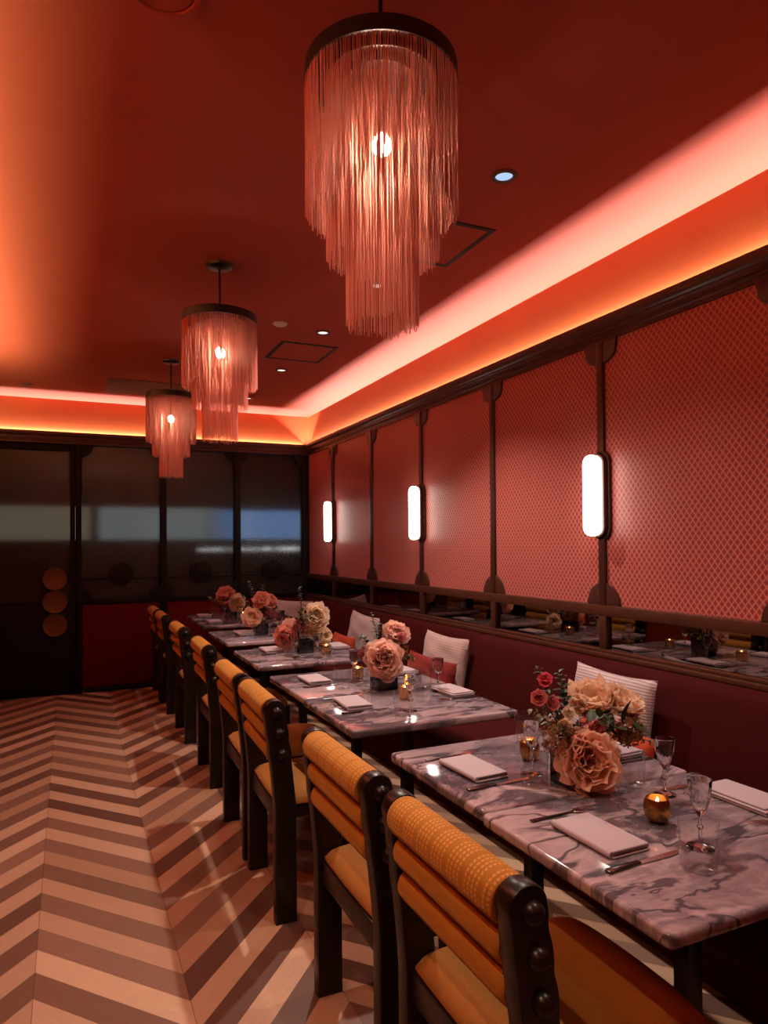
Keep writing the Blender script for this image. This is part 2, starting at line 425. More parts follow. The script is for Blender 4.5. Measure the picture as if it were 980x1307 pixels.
for i, (x, w_) in enumerate(((1.72, .10), (2.12, .06), (2.30, .05), (2.64, .16), (2.92, .09), (3.06, .05))):
    m = MB(); m.box(x-w_/2, x+w_/2, 9.20, 9.24, 1.335, 1.385, .004)
    o = m.build('shelf_light', M['shoplamp']); tag(o, 'small white light glinting behind the right hand partition glass', 'light', 'glinting lights behind the glass partition')
    m = MB(); m.box(x-w_/2-.01, x+w_/2+.01, 9.24, 9.56, 1.318, 1.334); m.build('arm', M['frontwood'], o)
# moulding with the light cove behind its lip
def crown(name, axis):
    # outline across (distance from wall, z)
    out = [(0, 2.400), (.022, 2.400), (.022, 2.418), (.030, 2.422), (.030, 2.432), (.044, 2.436), (.044, 2.447), (.050, 2.450),
           (.050, 2.460), (.060, 2.466), (.066, 2.474), (.070, 2.486), (.070, 2.506), (.029, 2.506), (.028, 2.480), (0, 2.480)]
    m = MB()
    if axis == 'right': m.prism([(WX-d, z) for d, z in out], 'y', FY, BY+.0)
    elif axis == 'back': m.prism([(BY-d, z) for d, z in out], 'x', LX, WX)
    return struct(m.build(name, M['walnut'], smooth=False))
crown('trim_1', 'right'); crown('trim_2', 'back')
# left wall: unseen deep shelf, its low lip shaped to soften the ceiling glow
m = MB(); m.prism([(LX, 2.36), (LX+.28, 2.36), (LX+.28, 2.490), (LX+.26, 2.490), (LX+.26, 2.40), (LX, 2.40)], 'y', FY, 6.0)
struct(m.build('trim_3', M['walnut'], smooth=False))

# right wall: rails
m = MB(); m.box(WX-.030, WX, FY, BY, 1.047, 1.10, .004); struct(m.build('trim_4', M['walnut']))
m = MB(); m.box(WX-.050, WX, FY, BY, .845, .868, .004); m.box(WX-.034, WX, FY, BY, .868, .884, .004); struct(m.build('trim_5', M['walnut']))
POSTY = [-.254, .719, 1.690, 2.656, 3.622, 4.582, 5.517, 6.471]
SC = {1: 0, 3: 1, 5: 2, 7: 3}
for i, y in enumerate(POSTY):
    m = MB(); m.box(WX-.030, WX, y-.022, y+.022, 1.10, 2.40, .004)
    m.box(WX-.030, WX, y-.026, y+.026, .884, 1.047, .004)
    o = struct(m.build('trim_%d' % (6+i), M['walnut_v']))
    def half(sgn, zc, r, dome):
        pts = []
        N = 22
        for j in range(N+1):
            a = PI*j/N
            dy = -r*math.cos(a); dz = r*math.sin(a)
            if not dome:  # notched ogee bracket under the crown
                dz = r*1.02*math.sin(a)**.6
                if abs(dy) > r*.93: dz = min(dz, .03)
            pts.append((y+dy, zc+sgn*dz))
        return pts
    b = MB(); b.prism(half(1, 1.10, .112, True), 'x', WX-.024, WX-.001, .003); b.build('bracket', M['walnut_v'], o)
    b = MB(); b.prism(half(-1, 2.405, .112, False), 'x', WX-.024, WX-.001, .003); b.build('bracket', M['walnut_v'], o)
# corner bracket quarter
ends = [FY] + POSTY + [BY]
pos_txt = ['behind the camera', 'far outside the right edge', 'at the right edge of the photo', 'right of the nearest lit sconce',
           'left of the nearest lit sconce', 'right of the middle lit sconce', 'left of the middle lit sconce',
           'right of the farthest lit sconce', 'in the corner left of the farthest sconce']
for i in range(2, len(ends)-1):
    y0, y1 = ends[i]+.02, ends[i+1]-.02
    if i == len(ends)-2: y1 = BY-.03
    m = MB(); m.box(WX-.012, WX-.0005, y0, y1, 1.101, 2.399)
    tag(m.build('fabric_wall_panel', M['fabric'], smooth=False), 'red lattice fabric wall panel ' + pos_txt[i], 'wall panel', 'fabric panels along the right wall')
    m = MB(); m.box(WX-.010, WX-.0005, y0+.008, y1-.008, .885, 1.046)
    tag(m.build('mirror_panel', M['mirror'], smooth=False), 'low smoked mirror strip under the fabric panel ' + pos_txt[i], 'mirror', 'mirror strips above the banquette')

# sconces
def capsule(w, h, n=14):
    r = w/2; pts = []
    for j in range(n+1):
        a = PI*j/n; pts.append((r*math.cos(a), h/2-r + r*math.sin(a)))
    for j in range(n+1):
        a = PI + PI*j/n; pts.append((r*math.cos(a), -(h/2-r) + r*math.sin(a)))
    return pts
root = thing('wall_sconce', '', 'wall light', (WX, POSTY[3], 1.64), 0, 'opal capsule sconces on the right wall')
m = MB(); m.prism(capsule(.118, .440), 'x', -.030, -.001, .004); m.build('back_plate', M['walnut_v'], root)
m = MB(); m.prism(capsule(.102, .412), 'x', -.055, -.030, .004); m.build('rim', M['walnut_v'], root)
m = MB(); m.prism(capsule(.090, .396), 'x', -.108, -.055, .012, 4); m.build('diffuser', M['opal'], root)
index_kids()
root['label'] = 'largest, nearest lit white capsule sconce on the right wall'
dup(root, (WX, POSTY[5], 1.64), 0, 'middle lit white capsule sconce on the right wall')
dup(root, (WX, POSTY[7], 1.64), 0, 'smallest, farthest lit white capsule sconce beside the corner')

# ------------------------------------------------------------------ back partition
def arc(cx, cz, r, a0, a1, n=10):
    return [(cx + r*math.cos(a0+(a1-a0)*i/n), cz + r*math.sin(a0+(a1-a0)*i/n)) for i in range(n+1)]
FYB = BY - .0
m = MB(); m.box(LX, WX, BY, BY+.09, 2.395, 2.46); struct(m.build('trim_20', M['frontwood']))
m = MB(); m.box(.14, WX, BY-.005, BY+.09, 0, .035, .004); struct(m.build('baseboard_back', M['frontwood']))
PX = [.085, .872, 1.624, 2.37]; PH = [.026, .027, .025, .028]
for i, x in enumerate(PX):
    m = MB(); hw = .030 if i else .026
    m.box(x-hw, x+hw, BY-.02, BY+.09, 0 if i == 0 else .035, 2.395, .004)
    if i == 0: m.box(x-.012, x+.012, BY-.034, BY-.02, 0, 2.395, .003)
    if i == 3: m.box(x+hw, WX, BY, BY+.09, .0, 2.395)
    o = struct(m.build('trim_%d' % (21+i), M['frontwood']))
    for zc, a0 in ((2.395, PI), (.90, 0)):
        if i in (1, 2):
            b = MB(); b.prism(arc(x, zc, .125, a0, a0+PI, 20), 'y', BY-.016, BY-.002, .003); b.build('bracket', M['frontwood'], o)
        else:
            s = 1 if i == 0 else -1
            pts = [(x, zc)] + (arc(x, zc, .125, (3*PI/2 if s > 0 else PI) if zc > 2 else (0 if s > 0 else PI/2), (2*PI if s > 0 else 3*PI/2) if zc > 2 else (PI/2 if s > 0 else PI), 10))
            b = MB(); b.prism(pts, 'y', BY-.016, BY-.002, .003); b.build('bracket', M['frontwood'], o)
for i in range(3):
    x0, x1 = PX[i]+.027, PX[i+1]-.03
    m = MB(); m.box(x0, x1, BY-.01, BY+.08, .852, .905, .004); m.box(x0, x1, BY+.0, BY+.08, .035, .05)
    o = struct(m.build('window_%d' % (i+1), M['frontwood']))
    g = MB(); g.box(x0, x1, BY+.030, BY+.038, .905, 2.395); g.build('glass_pane', M['reeded'], o, smooth=False)
    g = MB(); g.box(x0, x1, BY+.008, BY+.028, 1.085, 1.103, .003); g.build('crossbar', M['frontwood'], o)
    xm = (x0+x1)/2
    g = MB(); g.prism(arc(xm, 1.14, .112, 0, 2*PI-.001, 40)[:-1], 'y', BY-.012, BY+.02, .004); g.build('medallion', M['frontwood'], o)
    g = MB(); g.box(x0+.002, x1-.002, BY+.004, BY+.05, .05, .852, .01); g.build('lower_panel', M['redpanel'], o)
# door with glazed top and three brass discs
m = MB(); x0, x1 = -.92, .055
for a in ((x0, x0+.06), (x1-.045, x1)): m.box(a[0], a[1], BY-.004, BY+.045, .004, 2.39, .004)
m.box(x0+.06, x1-.045, BY-.004, BY+.045, 2.33, 2.39, .003); m.box(x0+.06, x1-.045, BY-.002, BY+.045, .004, .89, .003)
m.box(x0+.06, x1-.045, BY-.006, BY+.0, .874, .892, .002)
d = struct(m.build('door_1', M['frontwood']))
g = MB(); g.box(x0+.06, x1-.045, BY+.020, BY+.028, .89, 2.33); g.build('glass_pane', M['reeded'], d, smooth=False)
g = MB(); g.box(x0+.06, x1-.045, BY+.002, BY+.018, 1.088, 1.104, .003); g.build('crossbar', M['frontwood'], d)
for z in (1.107, .888, .669):
    g = MB(); g.lathe([(0, .030), (.075, .030), (.095, .034), (.104, .036), (.109, .030), (.109, 0), (0, 0)], 40, Matrix.Rotation(PI/2, 4, 'X'))
    g.build('brass_disc_handle', M['brass'], d, (-.122, BY-.004, z))
m = MB(); m.box(LX, x0-.004, BY, BY+.09, 0, 2.395); struct(m.build('trim_26', M['frontwood']))

# ------------------------------------------------------------------ ceiling fittings
def downlight(x, y, label, mat, r=.042):
    t = thing('ceiling_downlight', label, 'downlight', (x, y, CZ), 0, 'recessed round downlights')
    m = MB(); m.lathe([(r*.80, -.0005), (r*.84, -.008), (r*1.12, -.008), (r*1.22, -.0005)], 32, close=True); m.build('ring', M['ventpaint'], t)
    m = MB(); m.lathe([(0, -.0025), (r*.79, -.0025), (r*.79, -.0005), (0, -.0005)], 28); m.build('lens', mat, t)
downlight(1.525, 2.200, 'bright blue-white downlight right of the nearest chandelier', M['lamp_lens'])
downlight(1.531, 3.420, 'downlight seen through the fringe of the nearest chandelier', M['lamp_lens_dim'])
downlight(1.540, 4.323, 'lit downlight beside the white ceiling disc', M['lamp_lens_dim'])
downlight(1.561, 5.385, 'lit downlight just beyond the farther square access panel', M['lamp_lens_dim'])
downlight(1.562, 6.543, 'farthest downlight of the right hand row, near the corner', M['lamp_lens_dim'])
downlight(-.324, 6.689, 'dark downlight at the far left of the ceiling', M['ventpaint'])
t = thing('smoke_detector', 'flat white round disc on the ceiling by the middle chandelier', 'smoke detector', (1.228, 4.260, CZ))
m = MB(); m.lathe([(0, -.014), (.030, -.014), (.038, -.010), (.040, -.0005), (0, -.0005)], 32); m.build('cover', M['white'], t)
m = MB(); m.lathe([(.0, -.003), (.045, -.003), (.047, -.0005), (0, -.0005)], 32); m.build('base_ring', M['white'], t)
t = thing('ceiling_speaker', 'faint round ceiling-coloured grille at the top edge, left of the chandelier', 'speaker', (.220, 1.80, CZ))
m = MB(); m.lathe([(0, -.004), (.072, -.004), (.074, -.0005), (0, -.0005)], 40); m.build('grille', M['ceiling'], t)
m = MB(); m.lathe([(.078, -.0005), (.080, -.008), (.092, -.008), (.096, -.0005)], 40, close=True); m.build('rim', M['ceiling'], t)
def hatch(x0, x1, y0, y1, label):
    t = thing('ceiling_access_panel', label, 'access panel', ((x0+x1)/2, (y0+y1)/2, CZ), 0, 'square framed ceiling hatches')
    a, b = (x1-x0)/2, (y1-y0)/2; w = .026
    m = MB()
    m.box(-a, a, -b, -b+w, -.004, -.0005); m.box(-a, a, b-w, b, -.004, -.0005); m.box(-a, -a+w, -b+w, b-w, -.004, -.0005); m.box(a-w, a, -b+w, b-w, -.004, -.0005)
    m.build('frame', M['frontwood'], t, smooth=False)
    m = MB(); m.box(-a+w, a-w, -b+w, b-w, -.0025, -.0005); m.build('panel', M['ceiling'], t, smooth=False)
hatch(1.34, 1.755, 2.598, 3.05, 'square black-framed ceiling panel behind the nearest chandelier')
hatch(1.342, 1.765, 4.612, 5.07, 'square black-framed ceiling panel right of the middle chandelier')
t = thing('ceiling_vent', 'long brown air grille in the ceiling behind the farthest chandelier', 'vent', (.90, 6.48, CZ))
m = MB(); 
m.box(-.60, .60, -.28, -.262, -.006, -.0005); m.box(-.60, .60, .262, .28, -.006, -.0005); m.box(-.60, -.582, -.262, .262, -.006, -.0005); m.box(.582, .60, -.262, .262, -.006, -.0005)
m.build('frame', M['ventpaint'], t, smooth=False)
m = MB()
for i in range(26):
    y = -.252+.0202*i; m.box(-.582, .582, y-.006, y+.006, -.004, -.0005)
m.build('louvre', M['ventpaint'], t, smooth=False)

# ------------------------------------------------------------------ chandeliers
RZ = 2.545
def strands(r, z1, z0, n, layers, seed):
    rnd = random.Random(seed); m = MB(); verts = []; faces = []
    for L in range(layers):
        for i in range(n):
            a = 2*PI*(i + rnd.uniform(-.35, .35))/n
            rr = r - L*.006 + rnd.uniform(-.0015, .0015)
            zb = z0 + rnd.uniform(-.012, .010); wd = rnd.uniform(.0007, .0012)
            da = rnd.uniform(-.010, .010); dr = rnd.uniform(-.004, .003)
            base = len(verts)
            K = 4
            for k in range(K):
                f = k/(K-1); z = z1 + (zb-z1)*f
                aa = a + da*f + .006*math.sin(f*5+i); r2 = rr + dr*f
                cx, cy = r2*math.cos(aa), r2*math.sin(aa)
                for q in range(3):
                    an = aa + 2*PI*q/3
                    verts.append((cx+wd*math.cos(an), cy+wd*math.sin(an), z))
            for k in range(K-1):
                for q in range(3):
                    A = base+k*3+q; B = base+k*3+(q+1) % 3
                    faces.append((A, B, B+3, A+3))
    me = bpy.data.meshes.new('fringe_tier'); me.from_pydata(verts, [], faces); me.materials.append(M['fringe']); m.b.free()
    me.polygons.foreach_set('use_smooth', [True]*len(me.polygons))
    return me
ch = thing('fringed_chandelier', '', 'chandelier', (.692, 1.51, CZ), 0, 'coral fringe chandeliers')
dz = RZ-CZ
m = MB(); m.lathe([(0, -.022), (.050, -.022), (.062, -.014), (.065, -.0005), (0, -.0005)], 32); m.build('canopy', M['black'], ch)
m = MB(); m.tube([(0, 0, -.021), (0, 0, dz+.02)], .0055, 10); m.build('rod', M['black'], ch)
m = MB(); m.lathe([(0, dz+.022), (.176, dz+.022), (.185, dz+.016), (.187, dz-.022), (.181, dz-.022), (.179, dz+.004), (0, dz+.004)], 64); m.build('top_plate', M['black'], ch)
m = MB(); m.lathe([(.132, dz+.004), (.132, dz-.02), (.137, dz-.02), (.137, dz+.004)], 48, close=True)
m.lathe([(.084, dz+.004), (.084, dz-.02), (.089, dz-.02), (.089, dz+.004)], 40, close=True); m.build('inner_rings', M['black'], ch)
for r, zb, nn, s_ in ((.183, 2.205, 210, 1), (.135, 2.10, 150, 2), (.087, 1.94, 105, 3)):
    o = link('fringe_tier', strands(r, dz-.012, zb-CZ, nn, 2, s_), ch); o['kind'] = 'stuff'
m = MB(); m.lathe([(0, dz-.192)] + [(  .024*math.sin(a*PI/12), dz-.168-.024*math.cos(a*PI/12)) for a in range(1, 11)] + [(.009, dz-.143), (0, dz-.143)], 20); m.build('bulb', M['bulb'], ch)
m = MB(); m.lathe([(0, dz-.142), (.013, dz-.142), (.016, dz-.06), (.005, dz-.05), (.005, dz+.006), (0, dz+.006)], 16); m.build('lamp_holder', M['black'], ch)
index_kids()
ch['label'] = 'largest, nearest coral fringe chandelier with three tiers'
dup(ch, (.692, 3.48, CZ), 0, 'middle coral fringe chandelier hanging over the table row')
dup(ch, (.71, 5.44, CZ), 0, 'smallest, farthest coral fringe chandelier in front of the glass partition')

# ------------------------------------------------------------------ chairs
def post_c(z):
    if z < .42: return 0
    return -.045*((z-.42)/.40)**1.25
def post_outline():
    back, front = [], []
    zs = [0, .2, .42, .46, .50, .54, .57] + [.585+.0085*i for i in range(26)]
    for z in zs:
        w = .0425 if z < .42 else .0425 - .003*(z-.42)/.38
        sc = 0
        if z > .59: sc = .0045*abs(math.sin((z-.595)/.078*PI))
        back.append((post_c(z)-w - sc*.4, z)); front.append((post_c(z)+w-.004+sc, z))
    zt = zs[-1]; c = post_c(zt); w = .0400
    top = [(c+w*math.cos(a), zt+.036*math.sin(a)) for a in [PI*i/12 for i in range(1, 12)]]
    return front + top + back[::-1]
ROLLZ = (.787, .708, .630); ROLLR = (.046, .042, .041)
def make_chair():
    t = thing('dining_chair', '', 'chair', (0, 0, 0), 0, 'mustard velvet chairs along the tables')
    for s in (-1, 1):
        y0, y1 = (.212, .260) if s > 0 else (-.260, -.212)
        m = MB(); m.prism(post_outline(), 'y', y0, y1, .006, 2)
        p = m.build('back_post', M['chairwood'], t)
        for z in ROLLZ:
            k = MB(); k.sphere((post_c(z)+.004, s*.262, z), .0215, (1, .95, 1), 18, 12); k.build('knob', M['chairwood'], p)
        m = MB(); m.prism([(.385, 0), (.435, 0), (.445, .385), (.375, .385)], 'y', s*.195-.024, s*.195+.024, .005); m.build('leg', M['chairwood'], t)
    for i, (z, r) in enumerate(zip(ROLLZ, ROLLR)):
        m = MB(); L = .2118
        prof = [(0, -L), (r*.86, -L), (r*.97, -L+.006), (r, -L+.016), (r, 0), (r, L-.016), (r*.97, L-.006), (r*.86, L), (0, L)]
        m.lathe(prof, 28, Matrix.Rotation(-PI/2, 4, 'X'))
        m.build('back_roll', M['mustard_dash'] if i == 0 else M['mustard'], t, (post_c(z)-.006, 0, z))
    # seat frame
    m = MB()
    m.box(-.03, .02, -.2118, .2118, .355, .425, .004)
    m.box(.395, .445, -.218, .218, .385, .428, .006)
    for s in (-1, 1): m.box(.043, .40, s*.205-.022, s*.205+.022, .372, .428, .005)
    m.build('seat_frame', M['chairwood'], t)
    # cushion
    t2 = bmesh.new(); N = 20
    def edge(u):  # rounded plan outline test -> grid warp
        return u
    grid = []
    for i in range(N+1):
        row = []
        for j in range(N+1):
            u = -1+2*i/N; v = -1+2*j/N
            # squircle mapping for round corners, stronger at the front
            k = .20 if u > 0 else .05
            uu = u*(1 - k*.5*v*v*abs(u)**3); vv = v*(1 - k*.5*u*u*abs(v)**3)
            hx = .215 + uu*.240; hy = vv*.238
            if u < -.82: hy = max(-.2105, min(.2105, hy))
            e = (1-abs(u)**6)*(1-abs(v)**6)
            z = .436 + .034*e**.5 + .006*(1-u*u)*(1-v*v)
            row.append(t2.verts.new((hx, hy, z)))
        grid.append(row)
    for i in range(N):
        for j in range(N): t2.faces.new((grid[i][j], grid[i+1][j], grid[i+1][j+1], grid[i][j+1]))
    # skirt and bottom
    loop = [grid[i][0] for i in range(N+1)] + [grid[N][j] for j in range(1, N+1)] + [grid[i][N] for i in range(N-1, -1, -1)] + [grid[0][j] for j in range(N-1, 0, -1)]
    low = [t2.verts.new((v.co.x, v.co.y, .4285)) for v in loop]
    for i in range(len(loop)):
        j = (i+1) % len(loop); t2.faces.new((loop[i], low[i], low[j], loop[j]))
    t2.faces.new(low)
    bmesh.ops.recalc_face_normals(t2, faces=t2.faces)
    m = MB(); m.merge(t2); m.build('seat_cushion', M['rust_seat'], t, angle=60)
    return t
chair = make_chair(); index_kids()
CH = [(.745, 1.225, .0, 'nearest mustard chair, its back roll showing stitched dashes'),
      (.745, 1.845, .0, 'second nearest mustard chair, left of the nearest one'),
      (.745, 2.770, -.03, 'third mustard chair from the camera, at the near end of the second table pair'),
      (.755, 3.345, -.02, 'fourth mustard chair from the camera, close behind the third'),
      (.790, 4.330, -.02, 'fifth mustard chair from the camera, alone at its small table'),
      (.790, 5.330, 0, 'sixth mustard chair from the camera, alone at its small table'),
      (.785, 6.290, 0, 'seventh mustard chair, touching the farthest one'),
      (.785, 6.880, 0, 'farthest mustard chair, against the back partition')]
for i, (x, y, r, lab) in enumerate(CH):
    if i == 0: chair.location = (x, y, 0); chair.rotation_euler = (0, 0, r); chair['label'] = lab
    else: dup(chair, (x, y, 0), r, lab)

# ------------------------------------------------------------------ tables
ORD = ['nearest', 'second', 'third', 'fourth', 'fifth', 'sixth', 'seventh', 'farthest']
TB = [(.942, 1.685, .888, 1.492), (.952, 1.675, 1.500, 2.056), (.936, 1.665, 2.340, 2.930), (.945, 1.680, 2.937, 3.527),
      (.965, 1.690, 3.823, 4.483), (1.00, 1.700, 4.841, 5.561), (1.035, 1.72, 5.945, 6.46), (1.045, 1.72, 6.468, 6.99)]
TLAB = ['nearest marble table, at the bottom right corner', 'second marble table, pushed against the nearest one', 'third marble table, nearer half of the middle pair',
        'fourth marble table, farther half of the middle pair', 'fifth marble table, single, under coral and cream peonies', 'sixth marble table, single, third from the partition',
        'seventh marble table, nearer half of the last pair', 'farthest marble table, beside the glass partition']
for (x0, x1, y0, y1), lab in zip(TB, TLAB):
    cx, cy = (x0+x1)/2, (y0+y1)/2; a, b = (x1-x0)/2, (y1-y0)/2
    t = thing('marble_table', lab, 'table', (cx, cy, 0), 0, 'violet marble tables in a row')
    m = MB()
    t2 = bmesh.new(); bmesh.ops.create_cube(t2, size=1); bmesh.ops.transform(t2, matrix=Matrix.Translation((0, 0, TZ-.015)) @ Matrix.Diagonal((2*a, 2*b, .03, 1)), verts=t2.verts)
    ve = [e for e in t2.edges if abs(e.verts[0].co.z-e.verts[1].co.z) > .01]
    bmesh.ops.bevel(t2, geom=ve, offset=.016, segments=5, profile=.5, affect='EDGES')
    he = [e for e in t2.edges if abs(e.verts[0].co.z-e.verts[1].co.z) < .001 and abs(e.verts[0].co.z-TZ) < .001 or abs(e.verts[0].co.z-e.verts[1].co.z) < .001 and abs(e.verts[0].co.z-TZ+.03) < .001]
    bmesh.ops.bevel(t2, geom=he, offset=.009, segments=3, profile=.5, affect='EDGES')
    m.merge(t2); m.build('table_top', M['marble'], t)
    m = MB(); m.box(-.0225, .0225, -.0225, .0225, .0145, TZ-.0365, .003); m.build('column', M['black'], t)
    m = MB(); m.box(-.21, .21, -.19, .19, .0, .008, .002); m.box(-.05, .05, -.05, .05, .008, .0145, .002); m.build('base_plate', M['black'], t)
    m = MB(); m.box(-.16, .16, -.14, .14, TZ-.0365, TZ-.0302, .001)
    m.build('under_frame', M['black'], t)

# ------------------------------------------------------------------ banquettes
def banquette(y0, y1, rec, label, name='banquette'):
    t = thing(name, label, 'banquette', (2.0, (y0+y1)/2, 0), 0, 'burgundy velvet banquettes')
    ox = -2.0; c = (y0+y1)/2; a, b = y0-c, y1-c
    m = MB(); m.box(1.84+ox, WX-.02+ox, a, b, 0, .36, .01); m.build('base', M['burgundy'], t)
    m = MB(); m.box(1.77+ox, 2.20+rec+ox, a+.004, b-.004, .3605, .465, .03, 4); m.build('seat', M['burgundy'], t)
    prof = [(2.20+rec, .362), (2.185+rec, .47), (2.235+rec, .70), (2.262+rec, .80), (2.275+rec, .826), (2.295+rec, .842), (2.33+rec if rec < .03 else 2.355, .8445), (WX-.052, .8445), (WX-.03, .835), (WX-.03, .362)]
    m = MB(); m.prism([(x+ox, z) for x, z in prof], 'y', a+.003, b-.003, .018, 4); m.build('backrest', M['burgundy'], t)
banquette(FY+.3, 3.66, 0, 'nearer burgundy velvet banquette, standing proud of the farther one')
banquette(3.675, BY-.05, .05, 'farther burgundy velvet banquette reaching the back partition')

# pillows
def pillow_mesh(name, w, h, th, mat, sag=.06):
    m = MB(); N = 26; t2 = bmesh.new(); F = []; B = []
    for i in range(N+1):
        fr, br = [], []
        for j in range(N+1):
            u = -1+2*i/N; v = -1+2*j/N
            pu = u*(1-sag*(1-v*v)**1.0*abs(u)**2); pv = v*(1-sag*1.4*(1-u*u)*abs(v)**2)
            e = max(0, (1-u**2)*(1-v**2))**.42
            wr = .006*math.sin(5*u+3*v)*e + .004*math.sin(9*v-4*u)*e
            fr.append(t2.verts.new((-(th/2)*e-wr, pu*w/2, pv*h/2)))
            br.append(fr[-1] if i in (0, N) or j in (0, N) else t2.verts.new(((th/2)*e, pu*w/2, pv*h/2)))
        F.append(fr); B.append(br)
    for i in range(N):
        for j in range(N):
            t2.faces.new((F[i][j], F[i+1][j], F[i+1][j+1], F[i][j+1]))
            f = [B[i][j], B[i][j+1], B[i+1][j+1], B[i+1][j]]
            try: t2.faces.new(f)
            except ValueError: pass
    bmesh.ops.recalc_face_normals(t2, faces=t2.faces)
    m.merge(t2); return m.mesh(name, mat, angle=80)
pm = pillow_mesh('throw_pillow', .46, .40, .13, M['pillow'])
pm2 = pillow_mesh('throw_pillow', .56, .37, .13, M['pillow_plain'])
pm3 = pillow_mesh('throw_pillow', .52, .38, .13, M['pillow'])
lumR = pillow_mesh('lumbar_pillow', .46, .20, .10, M['rust'])
lumD = pillow_mesh('lumbar_pillow', .62, .24, .11, M['darkred'])
lumP = pillow_mesh('lumbar_pillow', .46, .28, .10, M['pattern'])
def pillow(me, name, x, y, z, tilt, yaw, roll, label, g):
    o = link(name, me, None, (x, y, z), (0, 0, 0)); o.rotation_euler = (Euler((roll, tilt, yaw), 'XYZ'))
    tag(o, label, 'pillow', g)
g1 = 'pale pillows on the banquettes'
pillow(pm, 'throw_pillow', 2.130, 2.33, .655, .16, .06, .03, 'pale ribbed pillow on the nearer banquette behind the nearest bouquet', g1)
pillow(pm2, 'throw_pillow', 2.175, 3.87, .648, .17, -.02, .0, 'plain pale pink pillow just left of the banquette seam', g1)
pillow(pm3, 'throw_pillow', 2.18, 5.22, .655, .17, .04, .05, 'pale lilac pillow above the orange-red lumbar cushion', g1)
pillow(pm3, 'throw_pillow', 2.03, 6.86, .665, .20, .95, .06, 'pale lilac pillow in the far corner behind the patterned cushion', g1)
g2 = 'low cushions in front of the pale pillows'
pillow(lumR, 'lumbar_pillow', 2.01, 2.18, .565, .2, -.08, 0, 'rust velvet lumbar cushion below the ribbed pillow by the nearest bouquet', g2)
pillow(lumD, 'lumbar_pillow', 2.055, 3.84, .583, .2, 0, 0, 'long dark red velvet cushion below the plain pink pillow', g2)
pillow(lumR, 'lumbar_pillow', 2.06, 5.36, .565, .2, 0, 0, 'orange-red velvet lumbar cushion on the farther banquette', g2)
pillow(lumP, 'lumbar_pillow', 1.90, 6.66, .60, .25, .9, .25, 'dark patterned cushion tilted in the far corner', g2)

# ------------------------------------------------------------------ tableware prototypes
def lathe_mesh(name, prof, mat, seg=32, close=False):
    m = MB(); m.lathe(prof, seg, None, close); return m.mesh(name, mat, angle=50)
tumbler = lathe_mesh('tumbler', [(0, .0), (.033, .0), (.036, .003), (.0405, .098), (.0400, .100), (.0390, .098), (.0349, .0075), (.030, .0055), (0, .005)], M['thinglass'])
def cordial():
    m = MB()
    m.lathe([(0, 0), (.029, 0), (.030, .002), (.018, .005), (.006, .010), (.004, .020), (.0042, .040), (.0075, .046), (.0042, .052), (.004, .068),
             (.009, .078), (.017, .092), (.0235, .115), (.0265, .150), (.0262, .152), (.0252, .150), (.0220, .116), (.0155, .095), (.006, .084), (0, .082)], 12)
    return m.mesh('stemmed_glass', M['glass'], angle=25)
stemg = cordial()
def napkin():
    m = MB()
    for k, (dx, dy, z) in enumerate(((0, 0, 0), (.003, .002, .0065), (-.002, -.003, .0125))):
        a, b = .054-.001*k, .100-.0015*k
        m.box(-a+dx, a+dx, -b+dy, b+dy, z+.0002, z+.0062, .0028, 3)
    # rounded fold along the chair side
    m.tube([(-.0535, -.097, .0095), (-.0535, 0, .0100), (-.0535, .097, .0095)], .0085, 10)
    return m.mesh('napkin', M['linen'])
napm = napkin()
def knife_parts():
    m = MB(); pts = [(-.105, -.006), (-.100, -.009), (-.05, -.0075), (-.012, -.0055), (-.012, .0055), (-.05, .0075), (-.100, .009), (-.105, .006)]
    m.prism(pts, 'z', .0003, .0065, .0022, 2); h = m.mesh('handle', M['knifehandle'])
    m = MB(); pts = [(-.012, -.005), (.0, -.007), (.07, -.010), (.098, -.007), (.108, .002), (.104, .006), (.05, .0065), (-.012, .005)]
    m.prism(pts, 'z', .0012, .0030, .0004, 1); b = m.mesh('blade', M['steel'])
    return h, b
kh, kb = knife_parts()
def fork_parts():
    m = MB(); pts = [(-.095, -.0075), (-.097, 0), (-.095, .0075), (-.05, .0055), (.02, .0028), (.035, .0035), (.035, -.0035), (.02, -.0028), (-.05, -.0055)]
    m.prism(pts, 'z', .0010, .0040, .001, 1); h = m.mesh('handle', M['knifehandle'])
    m = MB(); m.prism([(.035, -.0035), (.045, -.011), (.060, -.012), (.060, .012), (.045, .011), (.035, .0035)], 'z', .002, .0042, .0006, 1)
    for k in range(4):
        y = -.0105+.007*k; m.tube([(.059, y, .0032), (.078, y, .0050), (.097, y, .0045)], .0016, 6, .0009)
    return h, m.mesh('tines', M['steel'])
fh, ft = fork_parts()
vot_gold = lathe_mesh('cup', [(0, 0), (.017, 0), (.026, .008), (.0325, .028), (.031, .048), (.027, .058), (.0255, .058), (.0295, .047), (.0305, .028), (.024, .010), (0, .006)], M['gold'])
vot_merc = lathe_mesh('cup', [(0, 0), (.026, 0), (.028, .004), (.030, .055), (.0285, .056), (.0265, .006), (0, .005)], M['mercury'])
wax = lathe_mesh('wax', [(0, .0065), (.0215, .0095), (.0235, .030), (.0225, .034), (0, .0335)], M['wax'])
flame = lathe_mesh('flame', [(0, .036), (.0035, .040), (.0045, .045), (.003, .052), (0, .060)], M['flame'], 12)
def put(name, parts, loc, rz, label, cat, group, scale=1):
    if len(parts) == 1:
        o = link(name, parts[0][1], None, loc, (0, 0, rz), scale); return tag(o, label, cat, group)
    t = thing(name, label, cat, loc, rz, group); t.scale = (scale,)*3
    for pn, pmh in parts: link(pn, pmh, t)
    return t
